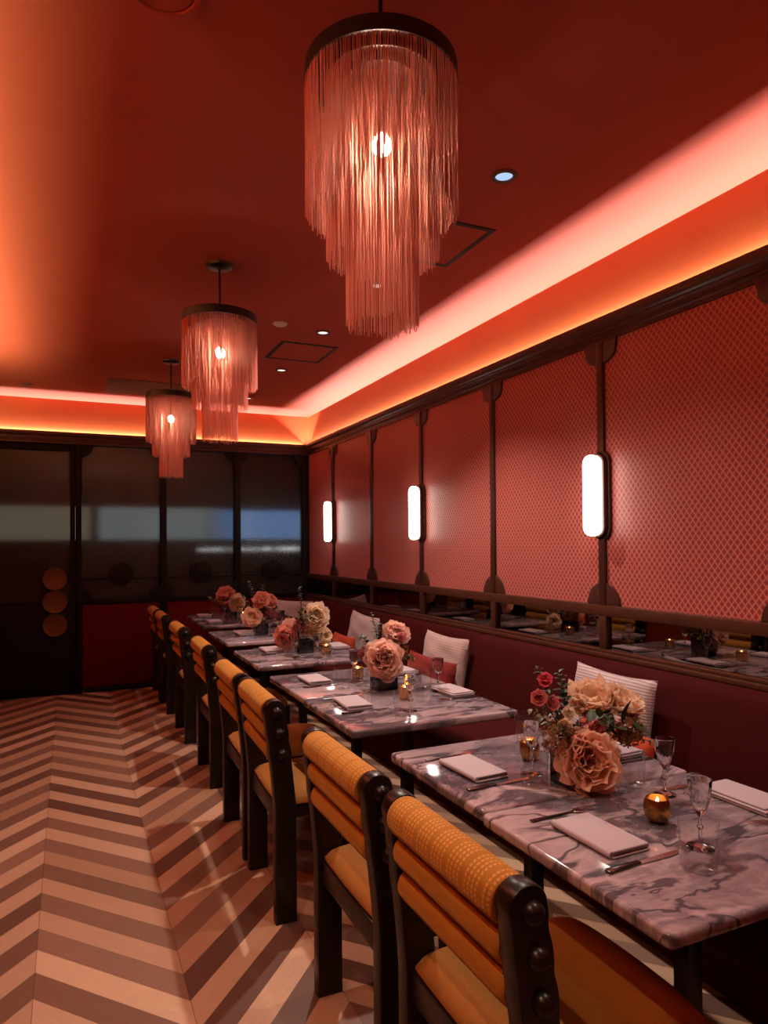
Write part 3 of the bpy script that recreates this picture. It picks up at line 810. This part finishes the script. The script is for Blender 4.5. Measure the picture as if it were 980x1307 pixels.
def tab(y):  # which table holds this y
    for i, (a, b, c, d) in enumerate(TB):
        if c-.01 <= y <= d+.01: return i
    return min(range(8), key=lambda i: abs(y-(TB[i][2]+TB[i][3])/2))
Z = TZ + .0003
TN = ['the nearest table', 'the second table', 'the third table', 'the fourth table', 'the fifth table', 'the sixth table', 'the seventh table', 'the farthest table']
rnd = random.Random(5)
LEFT = [1.250, 1.780, 2.735, 3.290, 4.345, 5.290, 6.20, 6.78]
LXC = [1.108, 1.100, 1.098, 1.115, 1.185, 1.225, 1.175, 1.185]
for i in range(8):
    y = LEFT[i]; x = LXC[i]; s = (-1)**i
    put('napkin', [('napkin', napm)], (x, y, Z), rnd.uniform(-.06, .06), 'folded pale napkin on the chair side of ' + TN[i], 'napkin', 'folded napkins')
    put('table_knife', [('handle', kh), ('blade', kb)], (x+.0, y-.135, Z), rnd.uniform(-.06, .08), 'steel knife on the chair side of ' + TN[i], 'knife', 'table knives')
    put('fork', [('handle', fh), ('tines', ft)], (x+.01, y+.145 if i not in (6,) else y+.135, Z), rnd.uniform(-.08, .06), 'steel fork on the chair side of ' + TN[i], 'fork', 'forks')
for i, y in enumerate([1.265, 1.760, 2.755, 3.33, 4.315, 5.30, 6.20, 6.75]):
    x = TB[i][1]-.075
    put('napkin', [('napkin', napm)], (x, y, Z), PI+rnd.uniform(-.05, .05), 'folded pale napkin on the banquette side of ' + TN[i], 'napkin', 'folded napkins')
    put('table_knife', [('handle', kh), ('blade', kb)], (x-.045, y+.14, Z), PI+rnd.uniform(-.06, .06), 'steel knife on the banquette side of ' + TN[i], 'knife', 'table knives')
    put('fork', [('handle', fh), ('tines', ft)], (x-.035, y-.125, Z), PI+rnd.uniform(-.06, .06), 'steel fork on the banquette side of ' + TN[i], 'fork', 'forks')
TUM = [(1.190, 1.045, 'chair'), (1.428, 1.480, 'banquette'), (1.184, 1.595, 'chair'), (1.420, 1.955, 'banquette'), (1.205, 2.47, 'chair'), (1.514, 2.885, 'banquette'),
       (1.173, 3.06, 'chair'), (1.50, 3.45, 'banquette'), (1.22, 4.12, 'chair'), (1.53, 4.42, 'banquette'), (1.300, 5.12, 'chair'), (1.52, 5.48, 'banquette'),
       (1.27, 6.05, 'chair'), (1.25, 6.62, 'chair'), (1.52, 6.9, 'banquette')]
for x, y, s in TUM:
    put('tumbler', [('tumbler', tumbler)], (x, y, Z), 0, 'clear tumbler on the %s side of %s' % (s, TN[tab(y)]), 'glass', 'clear tumblers')
STM = [(1.275, 1.115, 'chair'), (1.455, 1.385, 'banquette'), (1.235, 1.675, 'chair'), (1.470, 1.89, 'banquette'), (1.262, 2.525, 'chair'), (1.545, 2.80, 'banquette'),
       (1.286, 3.187, 'chair'), (1.56, 3.38, 'banquette'), (1.247, 4.03, 'chair'), (1.36, 3.95, 'banquette'), (1.365, 5.06, 'chair'), (1.56, 5.42, 'banquette'),
       (1.36, 6.02, 'chair'), (1.345, 6.60, 'chair'), (1.57, 6.83, 'banquette')]
for x, y, s in STM:
    put('stemmed_glass', [('stemmed_glass', stemg)], (x, y, Z), rnd.uniform(0, 1), 'small stemmed glass on the %s side of %s' % (s, TN[tab(y)]), 'glass', 'stemmed cordial glasses')
VOT = [(1.300, 1.262, vot_gold), (1.312, 1.790, vot_gold), (1.345, 2.735, vot_merc), (1.335, 3.262, vot_merc), (1.46, 4.08, vot_merc), (1.46, 5.02, vot_merc), (1.475, 6.42, vot_merc)]
for x, y, me in VOT:
    gold = me is vot_gold
    put('votive_candle', [('cup', me), ('wax', wax), ('flame', flame)], (x, y, Z), 0,
        'lit votive in a %s cup on %s' % ('rounded gold' if gold else 'bronze glass', TN[tab(y)]), 'candle', 'lit votive candles')

# ------------------------------------------------------------------ flowers
def petal_verts(L, W, th0, curl, ruf, seed, nu=7, nv=7):
    r = random.Random(seed); ph = r.uniform(0, 6.28); ph2 = r.uniform(0, 6.28); fq = r.uniform(3.2, 5.2)
    th = th0; rad, z = 0.0, 0.0; rows = []
    notch = r.uniform(.0, .07)
    for j in range(nv+1):
        v = j/nv
        w = W*(math.sin(PI*min(1, .12+.62*v))**.8)
        nr, nz = math.cos(th), -math.sin(th)   # normal in (rad,z) when moving at angle th from axis
        row = []
        for i in range(nu+1):
            u = -1+2*i/nu
            edge = ruf*L*(v**2.2)*(math.sin(fq*u*1.6+ph)*.6+math.sin(9*u+ph2)*.4)
            cup = .35*w*(u*u)
            a = u*w
            ln = -notch*L*v*v*abs(math.sin(4.5*u+ph2))
            rr = rad + math.sin(th)*ln - nr*(cup*.6) + nr*edge
            zz = z + math.cos(th)*ln + abs(nz)*cup*.5 - nz*edge
            row.append((rr, a, zz))
        rows.append(row)
        step = L/nv; rad += math.sin(th)*step; z += math.cos(th)*step
        th -= curl/nv
    return rows
def bloom(name, R, mat, seed, layers=((6, 1.45, .25, 1.0), (6, 1.2, .3, .95), (7, .92, .35, .85), (6, .62, .3, .72), (5, .35, .15, .6)), ruf=.10, center=True):
    r = random.Random(seed); verts = []; faces = []
    for li, (cnt, th, curl, ln) in enumerate(layers):
        for k in range(cnt):
            rows = petal_verts(R*ln*r.uniform(.9, 1.1), R*.60*ln*r.uniform(.9, 1.15), th+r.uniform(-.12, .12), curl*2.2+r.uniform(-.1, .2), ruf, r.random())
            az = 2*PI*(k+.5*li+r.uniform(-.15, .15))/cnt; ca, sa = math.cos(az), math.sin(az); tw = r.uniform(-.15, .15)
            b = len(verts); nu = len(rows[0])
            for row in rows:
                for (rr, a, zz) in row:
                    a2 = a + tw*rr; verts.append((ca*rr-sa*a2, sa*rr+ca*a2, zz))
            for j in range(len(rows)-1):
                for i in range(nu-1):
                    A = b+j*nu+i; faces.append((A, A+1, A+nu+1, A+nu))
    me = bpy.data.meshes.new(name); me.from_pydata(verts, [], faces); me.materials.append(mat)
    me.polygons.foreach_set('use_smooth', [True]*len(me.polygons)); me.update()
    return me
L_FULL = ((7, 1.75, .30, 1.05), (7, 1.45, .40, 1.0), (8, 1.15, .45, .95), (7, .85, .45, .85), (7, .6, .35, .72), (6, .35, .2, .6))
L_OPEN = ((7, 1.60, .30, 1.05), (7, 1.35, .35, 1.0), (7, 1.10, .40, .95), (6, .95, .4, .8))
L_TUFT = ((6, 1.30, .10, .9), (7, 1.0, .15, 1.0), (7, .7, .1, 1.0), (6, .4, .05, .95))
L_LOOSE = ((8, 1.70, .30, 1.05), (8, 1.40, .38, 1.02), (7, 1.08, .42, .95), (6, .80, .35, .80), (5, .50, .15, .58))
L_SMALL = ((6, 1.3, .3, 1.0), (6, .9, .4, .8), (5, .5, .3, .6))
BL = {}
def getbloom(kind, mat, seed):
    key = (kind, mat, seed)
    if key not in BL:
        lay = {'full': L_FULL, 'open': L_OPEN, 'tuft': L_TUFT, 'small': L_SMALL, 'loose': L_LOOSE}[kind]
        BL[key] = bloom('blossom', 1.0, M[mat], seed, lay, {'full': .085, 'open': .07, 'tuft': .17, 'small': .06, 'loose': .13}[kind])
    return BL[key]
def curve_pts(a, b, bow, n=8):
    a, b = Vector(a), Vector(b); mid = (a+b)/2 + Vector(bow)
    return [a*(1-t)**2 + mid*2*t*(1-t) + b*t*t for t in [i/n for i in range(n+1)]]
def look(d):
    return Vector(d).to_track_quat('Z', 'Y').to_euler()
def flower(name, vase, p, R, face, kind, mat, seed, label, group, cat='flower'):
    vx, vy = vase; base = Vector((vx, vy, Z+.055)); P_ = Vector(p)
    t = thing(name, label, cat, base, 0, group)
    d = Vector(face).normalized(); bl = P_ - base - d*R*.45
    o = link('blossom', getbloom(kind, mat, seed), t, bl, look(d), R)
    m = MB(); m.tube(curve_pts((0, 0, 0), bl + d*R*.05, (0, 0, bl.length*.22)), .0022, 6, .0018); m.build('stem', M['stem'], t)
    if kind == 'open':
        m = MB()
        rr = random.Random(seed)
        for i in range(26):
            q = Vector((rr.gauss(0, .10), rr.gauss(0, .10), rr.uniform(.25, .42)))*R
            m.sphere(q, R*.035, (1, 1, 1), 6, 5)
        s = m.build('stamens', M['stamen'], t, bl); s.rotation_euler = look(d)
    return t
def leaf_verts(L, W, droop):
    vs = []; fs = []; n = 6
    for j in range(n+1):
        v = j/n; w = W*math.sin(PI*min(1, v*.94+.06))**.8*(1-.25*v); x = L*v; z = -droop*v*v*L
        for u in (-1, 0, 1): vs.append((x, u*w, z + abs(u)*w*.35))
    for j in range(n):
        for i in range(2):
            a = j*3+i; fs.append((a, a+3, a+4, a+1))
    return vs, fs
def sprig(vase, tip, n, L, W, mat, label, group, seed, bow=(0, 0, .03), name='leafy_sprig', spread=.9, start=.25, berries=False):
    r = random.Random(seed); base = Vector((vase[0], vase[1], Z+.055)); tip = Vector(tip)-base
    t = thing(name, label, 'foliage', base, 0, group)
    pts = curve_pts((0, 0, 0), tip, bow, 12)
    m = MB(); m.tube(pts, .0018, 6, .0010); m.build('stem', M['stem'], t)
    verts = []; faces = []
    for k in range(n):
        f = start + (1-start)*k/(n-1 if n > 1 else 1); i = min(11, int(f*12)); p = pts[i].lerp(pts[i+1], f*12-i); d = (pts[i+1]-pts[i]).normalized()
        side = d.orthogonal().normalized(); side.rotate(Matrix.Rotation(k*2.4+r.uniform(-.4, .4), 3, d))
        dirv = (side*spread + d*r.uniform(.3, .8)).normalized(); q = dirv.to_track_quat('X', 'Z')
        sc = r.uniform(.75, 1.15)*(1-.35*f)
        if berries:
            pass
        vs, fs = leaf_verts(L*sc*1.2, W*sc*1.45, r.uniform(0, .6)); b = len(verts)
        verts += [tuple(p + q @ Vector(v)) for v in vs]; faces += [tuple(b+x for x in ff) for ff in fs]
    me = bpy.data.meshes.new('leaves'); me.from_pydata(verts, [], faces); me.materials.append(M[mat])
    me.polygons.foreach_set('use_smooth', [True]*len(me.polygons)); me.update()
    link('leaves', me, t)
    return t
def cluster(vase, c, rad, n, fr, mat, label, group, seed, sc=(1, 1, 1)):
    # a head of small florets on one stem
    r = random.Random(seed); base = Vector((vase[0], vase[1], Z+.055)); c = Vector(c)-base
    t = thing('filler_blossom', label, 'flower', base, 0, group)
    m = MB(); m.tube(curve_pts((0, 0, 0), c, (0, 0, .02)), .002, 6); m.build('stem', M['stem'], t)
    verts = []; faces = []
    for k in range(n):
        d = Vector((r.gauss(0, 1), r.gauss(0, 1), r.gauss(0, 1))).normalized(); rr = rad*r.uniform(.55, 1.05)
        p = c + Vector((d.x*rr*sc[0], d.y*rr*sc[1], d.z*rr*sc[2])); q = (d + Vector((r.uniform(-.4, .4), r.uniform(-.4, .4), r.uniform(-.4, .4)))).to_track_quat('Z', 'Y'); s = fr*r.uniform(.7, 1.3)
        ph = r.uniform(0, 6.28)
        for a in range(4):
            an = ph + a*PI/2; b = len(verts)
            for (u, v, w) in ((0, 0, 0), (.9, -.5, .25), (1.25, 0, .45), (.9, .5, .25)):
                x = (u*math.cos(an)-v*math.sin(an))*s; y = (u*math.sin(an)+v*math.cos(an))*s
                verts.append(tuple(p + q @ Vector((x, y, w*s))))
            faces.append((b, b+1, b+2, b+3))
    me = bpy.data.meshes.new('florets'); me.from_pydata(verts, [], faces); me.materials.append(M[mat]); me.update()
    link('florets', me, t)
    return t
def vase(x, y, label, w=.098, h=.082):
    m = MB(); a = w/2; b = a-.006
    m.box(-a, a, -a, -b, 0.0004, h, .001); m.box(-a, a, b, a, .0004, h, .001); m.box(-a, -b, -b, b, .0004, h, .001); m.box(b, a, -b, b, .0004, h, .001); m.box(-b, b, -b, b, .0004, .05, .0)
    o = m.build('square_vase', M['blackceramic'], None, (x, y, TZ)); tag(o, label, 'vase', 'square black vases')
    return (x, y)
CAM = Vector((0, 0, 1.41))
def tc(p, up=.0, lx=0):
    d = (CAM-Vector(p)).normalized(); return d + Vector((lx, 0, up))
# --- nearest bouquet
G = 'flowers of the nearest bouquet'
V = vase(1.300, 1.560, 'black square vase almost hidden by the apricot peony', .10, .085)
flower('peony', V, (1.282, 1.475, .818), .090, tc((1.27, 1.46, .82), -.10, .25), 'loose', 'p_orange', 11, 'huge apricot peony facing the camera above the nearest table', G)
flower('peony', V, (1.397, 1.60, .945), .086, (-.35, -.35, .85), 'tuft', 'p_peach', 12, 'pale peach peony, left of the twin blooms before the ribbed pillow', G)
flower('peony', V, (1.490, 1.58, .935), .083, (.25, -.40, .80), 'tuft', 'p_peach', 13, 'pale peach peony, right of the twin blooms before the ribbed pillow', G)
flower('small_blossom', V, (1.215, 1.58, 1.027), .024, (-.4, -.6, .5), 'small', 'p_magenta', 14, 'topmost small magenta blossom on a long stem, nearest bouquet', G)
flower('small_blossom', V, (1.190, 1.58, .978), .026, (-.6, -.6, .2), 'small', 'p_rose', 15, 'dusty rose blossom below the magenta one, leftmost', G)
flower('small_blossom', V, (1.232, 1.57, .962), .024, (-.2, -.8, .3), 'small', 'p_rose', 16, 'dusty rose blossom right beside the leftmost rose one', G)
flower('small_blossom', V, (1.270, 1.55, .935), .022, (-.3, -.8, .3), 'small', 'p_cream', 17, 'small cream blossom in the middle of the nearest bouquet', G)
flower('small_blossom', V, (1.250, 1.54, .900), .026, (-.5, -.8, .1), 'small', 'p_peach', 18, 'small peach blossom under the cream one in the nearest bouquet', G)
flower('small_blossom', V, (1.325, 1.50, .895), .030, (-.2, -.9, .2), 'small', 'p_rose', 19, 'dusty rose blossom just above the apricot peony', G)
flower('small_blossom', V, (1.262, 1.50, .868), .024, (-.4, -.9, 0), 'small', 'p_coral', 20, 'small coral blossom left above the apricot peony', G)
cluster(V, (1.235, 1.55, .868), .050, 230, .0058, 'p_rust', 'rust brown floret head on the left of the nearest bouquet', G, 31, (1, 1, 1.05))
cluster(V, (1.455, 1.52, .868), .048, 220, .0060, 'p_rust', 'rust brown floret head on the right of the nearest bouquet', G, 32, (1.1, 1, .9))
cluster(V, (1.345, 1.545, .875), .045, 170, .0060, 'p_plum', 'dark plum floret head in the heart of the nearest bouquet', G, 33)
sprig(V, (1.205, 1.60, 1.060), 26, .026, .007, 'leaf', 'tall dark sprig beside the magenta blossom', G, 41, (-.02, 0, .05))
sprig(V, (1.295, 1.62, 1.035), 24, .030, .008, 'leaf', 'dark sprig between the rose blossoms and the twin peonies', G, 42, (0, 0, .05))
sprig(V, (1.150, 1.56, .955), 22, .024, .007, 'olive', 'olive sprig leaning left in the nearest bouquet', G, 43, (0, 0, .05))
sprig(V, (1.465, 1.50, .900), 6, .085, .022, 'leaf', 'large dark peony leaves under the twin blooms', G, 44, (0, 0, .05), spread=1.2, start=.55)
sprig(V, (1.345, 1.50, .93), 8, .055, .016, 'leaf', 'broad dark leaves above the apricot peony', G, 45, (0, 0, .04), start=.4)
sprig(V, (1.520, 1.48, .835), 24, .020, .007, 'olive', 'olive sprig drooping right of the apricot peony', G, 46, (.03, 0, .07))
sprig(V, (1.285, 1.60, .985), 16, .040, .013, 'leaf', 'broader dark sprig behind the cream blossom', G, 47, (0, 0, .04), start=.3)
sprig(V, (1.225, 1.52, .905), 18, .030, .010, 'leaf', 'short dark sprig left of the apricot peony', G, 48, (0, 0, .04), start=.3)
sprig(V, (1.40, 1.53, .885), 12, .045, .014, 'leaf', 'short dark sprig right behind the apricot peony', G, 49, (0, 0, .04), start=.3)
# --- second bouquet
G = 'flowers of the second bouquet'
V = vase(1.355, 2.985, 'black square vase clearly visible under the round blush peony', .100, .084)
flower('peony', V, (1.318, 2.90, .882), .092, tc((1.3, 2.9, .88), .05, .08), 'full', 'p_pink', 21, 'round blush peony above the visible black vase', G)
flower('peony', V, (1.430, 3.00, .985), .070, (-.1, -.8, .55), 'full', 'p_pink', 22, 'smaller pink peony up right of the round blush one', G)
flower('small_blossom', V, (1.430, 2.945, .972), .026, (-.1, -.9, .4), 'small', 'p_rose', 23, 'rosy blossom at the centre of the smaller pink peony', G)
sprig(V, (1.308, 3.02, 1.082), 30, .024, .008, 'leaf', 'tall dark sprig above the round blush peony', G, 51, (0, 0, .05))
sprig(V, (1.245, 3.00, .985), 26, .026, .009, 'leaf', 'dark sprig leaning left behind the blush peony', G, 52, (-.01, 0, .05))
sprig(V, (1.500, 2.96, .865), 24, .030, .009, 'olive', 'olive sprig hanging right of the blush peony', G, 53, (.02, 0, .08))
cluster(V, (1.255, 2.98, .895), .036, 120, .0065, 'p_plum', 'plum floret head left of the blush peony', G, 54, (1, 1, .9))
cluster(V, (1.45, 3.0, .90), .042, 120, .0065, 'p_rust', 'rust floret head below the smaller pink peony', G, 55)
sprig(V, (1.36, 3.05, 1.02), 22, .036, .012, 'leaf', 'broad dark sprig between the two pink peonies', G, 56, (0, 0, .04), start=.3)
sprig(V, (1.47, 3.0, .93), 16, .036, .012, 'leaf', 'dark leaves under the smaller pink peony', G, 57, (0, 0, .05), start=.3)
# --- third bouquet
G = 'flowers of the third bouquet'
V = vase(1.355, 4.20, 'black square vase among stemmed glasses on the fifth table', .095, .082)
flower('peony', V, (1.235, 4.22, .828), .078, (-.55, -.75, -.05), 'full', 'p_coral', 24, 'coral peony, low on the left of the third bouquet', G)
flower('peony', V, (1.272, 4.25, .905), .056, (-.3, -.6, .6), 'full', 'p_pink', 25, 'blush peony just above the coral one', G)
flower('peony', V, (1.452, 4.26, .955), .088, tc((1.45, 4.26, .95), .2), 'full', 'p_cream', 26, 'large cream peony at the top right of the third bouquet', G)
flower('peony', V, (1.500, 4.20, .825), .058, (.35, -.8, .1), 'open', 'p_cream', 27, 'smaller cream peony drooping under the large cream one', G)
cluster(V, (1.322, 4.20, .882), .048, 150, .0075, 'p_plum', 'plum floret head between coral and cream peonies', G, 61, (.9, .9, 1.2))
cluster(V, (1.390, 4.18, .865), .046, 140, .0075, 'p_rust', 'rust floret head under the large cream peony', G, 62)
sprig(V, (1.345, 4.26, 1.132), 40, .028, .011, 'leaf', 'tallest dark sprig standing above the third bouquet', G, 63, (0, 0, .03), start=.3)
sprig(V, (1.40, 4.3, 1.02), 20, .03, .01, 'leaf', 'short dark sprig behind the large cream peony', G, 64)
sprig(V, (1.33, 4.22, .98), 22, .036, .013, 'leaf', 'broad dark sprig between blush and cream peonies', G, 65, (0, 0, .04), start=.3)
# --- fourth bouquet
G = 'flowers of the fourth bouquet'
V = vase(1.345, 5.25, 'black square vase on the sixth table', .095, .082)
flower('peony', V, (1.255, 5.16, .868), .078, (-.30, -.90, .1), 'open', 'p_orange', 28, 'open apricot peony with a dark eye, low on the sixth table', G)
flower('peony', V, (1.322, 5.18, 1.003), .070, (-.5, -.6, .5), 'full', 'p_coral', 29, 'coral peony, left of the pair topping the fourth bouquet', G)
flower('peony', V, (1.415, 5.20, .992), .062, (.3, -.7, .5), 'full', 'p_coral', 30, 'coral peony, right of the pair topping the fourth bouquet', G)
cluster(V, (1.405, 5.2, .875), .052, 140, .008, 'p_plum', 'plum floret head right of the open apricot peony', G, 71, (1.2, 1, 1))
sprig(V, (1.255, 5.25, 1.125), 30, .032, .012, 'leaf', 'tall dark sprig above the fourth bouquet, leaning left', G, 72)
sprig(V, (1.20, 5.22, 1.02), 24, .03, .011, 'leaf', 'dark sprig at the left of the fourth bouquet', G, 73)
sprig(V, (1.47, 5.22, .93), 20, .03, .012, 'olive', 'olive sprig at the right of the fourth bouquet', G, 74, (.03, 0, .05))
sprig(V, (1.37, 5.27, 1.10), 30, .034, .013, 'leaf', 'tall dark sprig rising behind the coral pair', G, 78, (0, 0, .04))
sprig(V, (1.32, 5.2, .95), 18, .038, .014, 'leaf', 'dark leaves between the open apricot peony and the coral pair', G, 79, (0, 0, .04), start=.3)
# --- fifth bouquet
G = 'flowers of the farthest bouquet'
V = vase(1.365, 6.42, 'black square vase on the seventh table, farthest of all', .095, .082)
flower('peony', V, (1.305, 6.42, .975), .088, (-.4, -.6, .6), 'full', 'p_coral', 34, 'coral peony topping the farthest bouquet', G)
flower('peony', V, (1.410, 6.36, .885), .080, (0, -1, .15), 'open', 'p_peach', 35, 'open peach peony low in the farthest bouquet', G)
sprig(V, (1.42, 6.46, 1.07), 30, .034, .013, 'leaf', 'tall dark sprig right of the farthest coral peony', G, 75)
sprig(V, (1.17, 6.42, .93), 26, .034, .012, 'olive', 'olive sprig leaning left in the farthest bouquet', G, 76)
cluster(V, (1.27, 6.42, .88), .050, 120, .009, 'p_rust', 'rust floret head left in the farthest bouquet', G, 77)

sprig(V, (1.34, 6.45, 1.0), 24, .038, .014, 'leaf', 'dark leaves behind the farthest coral peony', G, 80, (0, 0, .04), start=.3)
# ------------------------------------------------------------------ lights
def area(name, loc, rot, sx, sy, power, col, spread=180):
    l = bpy.data.lights.new(name, 'AREA'); l.shape = 'RECTANGLE'; l.size = sx; l.size_y = sy; l.energy = power; l.color = col; l.spread = math.radians(spread)
    o = bpy.data.objects.new(name, l); C.objects.link(o); o.location = loc; o.rotation_euler = rot; return o
COVE = (1, .93, .86)
L1 = BY-.05-FY
area('cove_strip', (WX-.0065, FY+L1/2, 2.4860), (PI, 0, 0), .008, L1, 185*L1/9, COVE)
area('cove_strip', ((LX+WX)/2, BY-.0065, 2.4860), (PI, 0, 0), WX-LX-.1, .008, 185*(WX-LX)/9, COVE)
area('cove_strip', (LX+.10, 2.2, 2.415), (PI, 0, 0), .10, 7.2, 300, (1, 1, .46))
def spot(name, loc, target, power, col, ang, blend=.4, r=.03):
    l = bpy.data.lights.new(name, 'SPOT'); l.energy = power; l.color = col; l.spot_size = math.radians(ang); l.spot_blend = blend; l.shadow_soft_size = r
    o = bpy.data.objects.new(name, l); C.objects.link(o); o.location = loc
    o.rotation_euler = (Vector(target)-Vector(loc)).to_track_quat('-Z', 'Y').to_euler(); return o
WARM = (1, .86, .72)
spot('downlight_beam', (1.50, 3.52, CZ-.02), (1.30, 3.4, 0), 200, WARM, 112, .6, .022)
spot('downlight_beam', (1.525, 2.20, CZ-.02), (1.42, 2.0, 0), 70, WARM, 104, .7, .022)
spot('downlight_beam', (1.54, 4.32, CZ-.02), (1.45, 4.3, 0), 26, WARM, 104, .7, .022)
spot('downlight_beam', (1.56, 5.385, CZ-.02), (1.45, 5.4, 0), 26, WARM, 104, .7, .022)
spot('downlight_beam', (1.56, 6.543, CZ-.02), (1.45, 6.5, 0), 20, WARM, 104, .7, .022)
spot('downlight_beam', (1.50, .9, CZ-.02), (1.38, 1.1, 0), 60, WARM, 104, .7, .022)

for yy, pw in ((.9, 72), (2.2, 20), (3.42, 10), (4.32, 6)):
    spot('downlight_beam', (-.32, yy, CZ-.02), (1.0 if yy < 1 else .6, yy+.1, 0), pw, (1, .74, .52), 92, .7, .03)
w = bpy.data.worlds.new('world'); bpy.context.scene.world = w; w.use_nodes = True
w.node_tree.nodes['Background'].inputs[0].default_value = (.02, .02, .03, 1); w.node_tree.nodes['Background'].inputs[1].default_value = .2

# ------------------------------------------------------------------ camera
cd = bpy.data.cameras.new('camera'); co = bpy.data.objects.new('camera', cd); C.objects.link(co)
f, yaw, pitch, roll = 880.934, .4282, .0145, -.0088
cd.sensor_fit = 'VERTICAL'; cd.sensor_height = 36; cd.lens = f*36/1307; cd.shift_y = (681.85-653.5)/1307
cd.clip_start = .05
fw = Vector((math.sin(yaw)*math.cos(pitch), math.cos(yaw)*math.cos(pitch), math.sin(pitch)))
rt = Vector((math.cos(yaw), -math.sin(yaw), 0)); up = rt.cross(fw)
r2 = rt*math.cos(roll)+up*math.sin(roll); u2 = -rt*math.sin(roll)+up*math.cos(roll)
co.matrix_world = Matrix(((r2.x, u2.x, -fw.x, 0), (r2.y, u2.y, -fw.y, 0), (r2.z, u2.z, -fw.z, 1.41), (0, 0, 0, 1)))
sc = bpy.context.scene; sc.camera = co
sc.view_settings.view_transform = 'Standard'; sc.view_settings.look = 'None'; sc.view_settings.gamma = 1; sc.view_settings.use_curve_mapping = False
sc.view_settings.exposure = -0.25
cy = sc.cycles
cy.max_bounces = 10; cy.diffuse_bounces = 2; cy.glossy_bounces = 4; cy.transmission_bounces = 10; cy.transparent_max_bounces = 16
cy.caustics_reflective = False; cy.caustics_refractive = False; cy.sample_clamp_indirect = 4
cy.use_denoising = True
try: cy.denoiser = 'OPENIMAGEDENOISE'
except Exception: pass
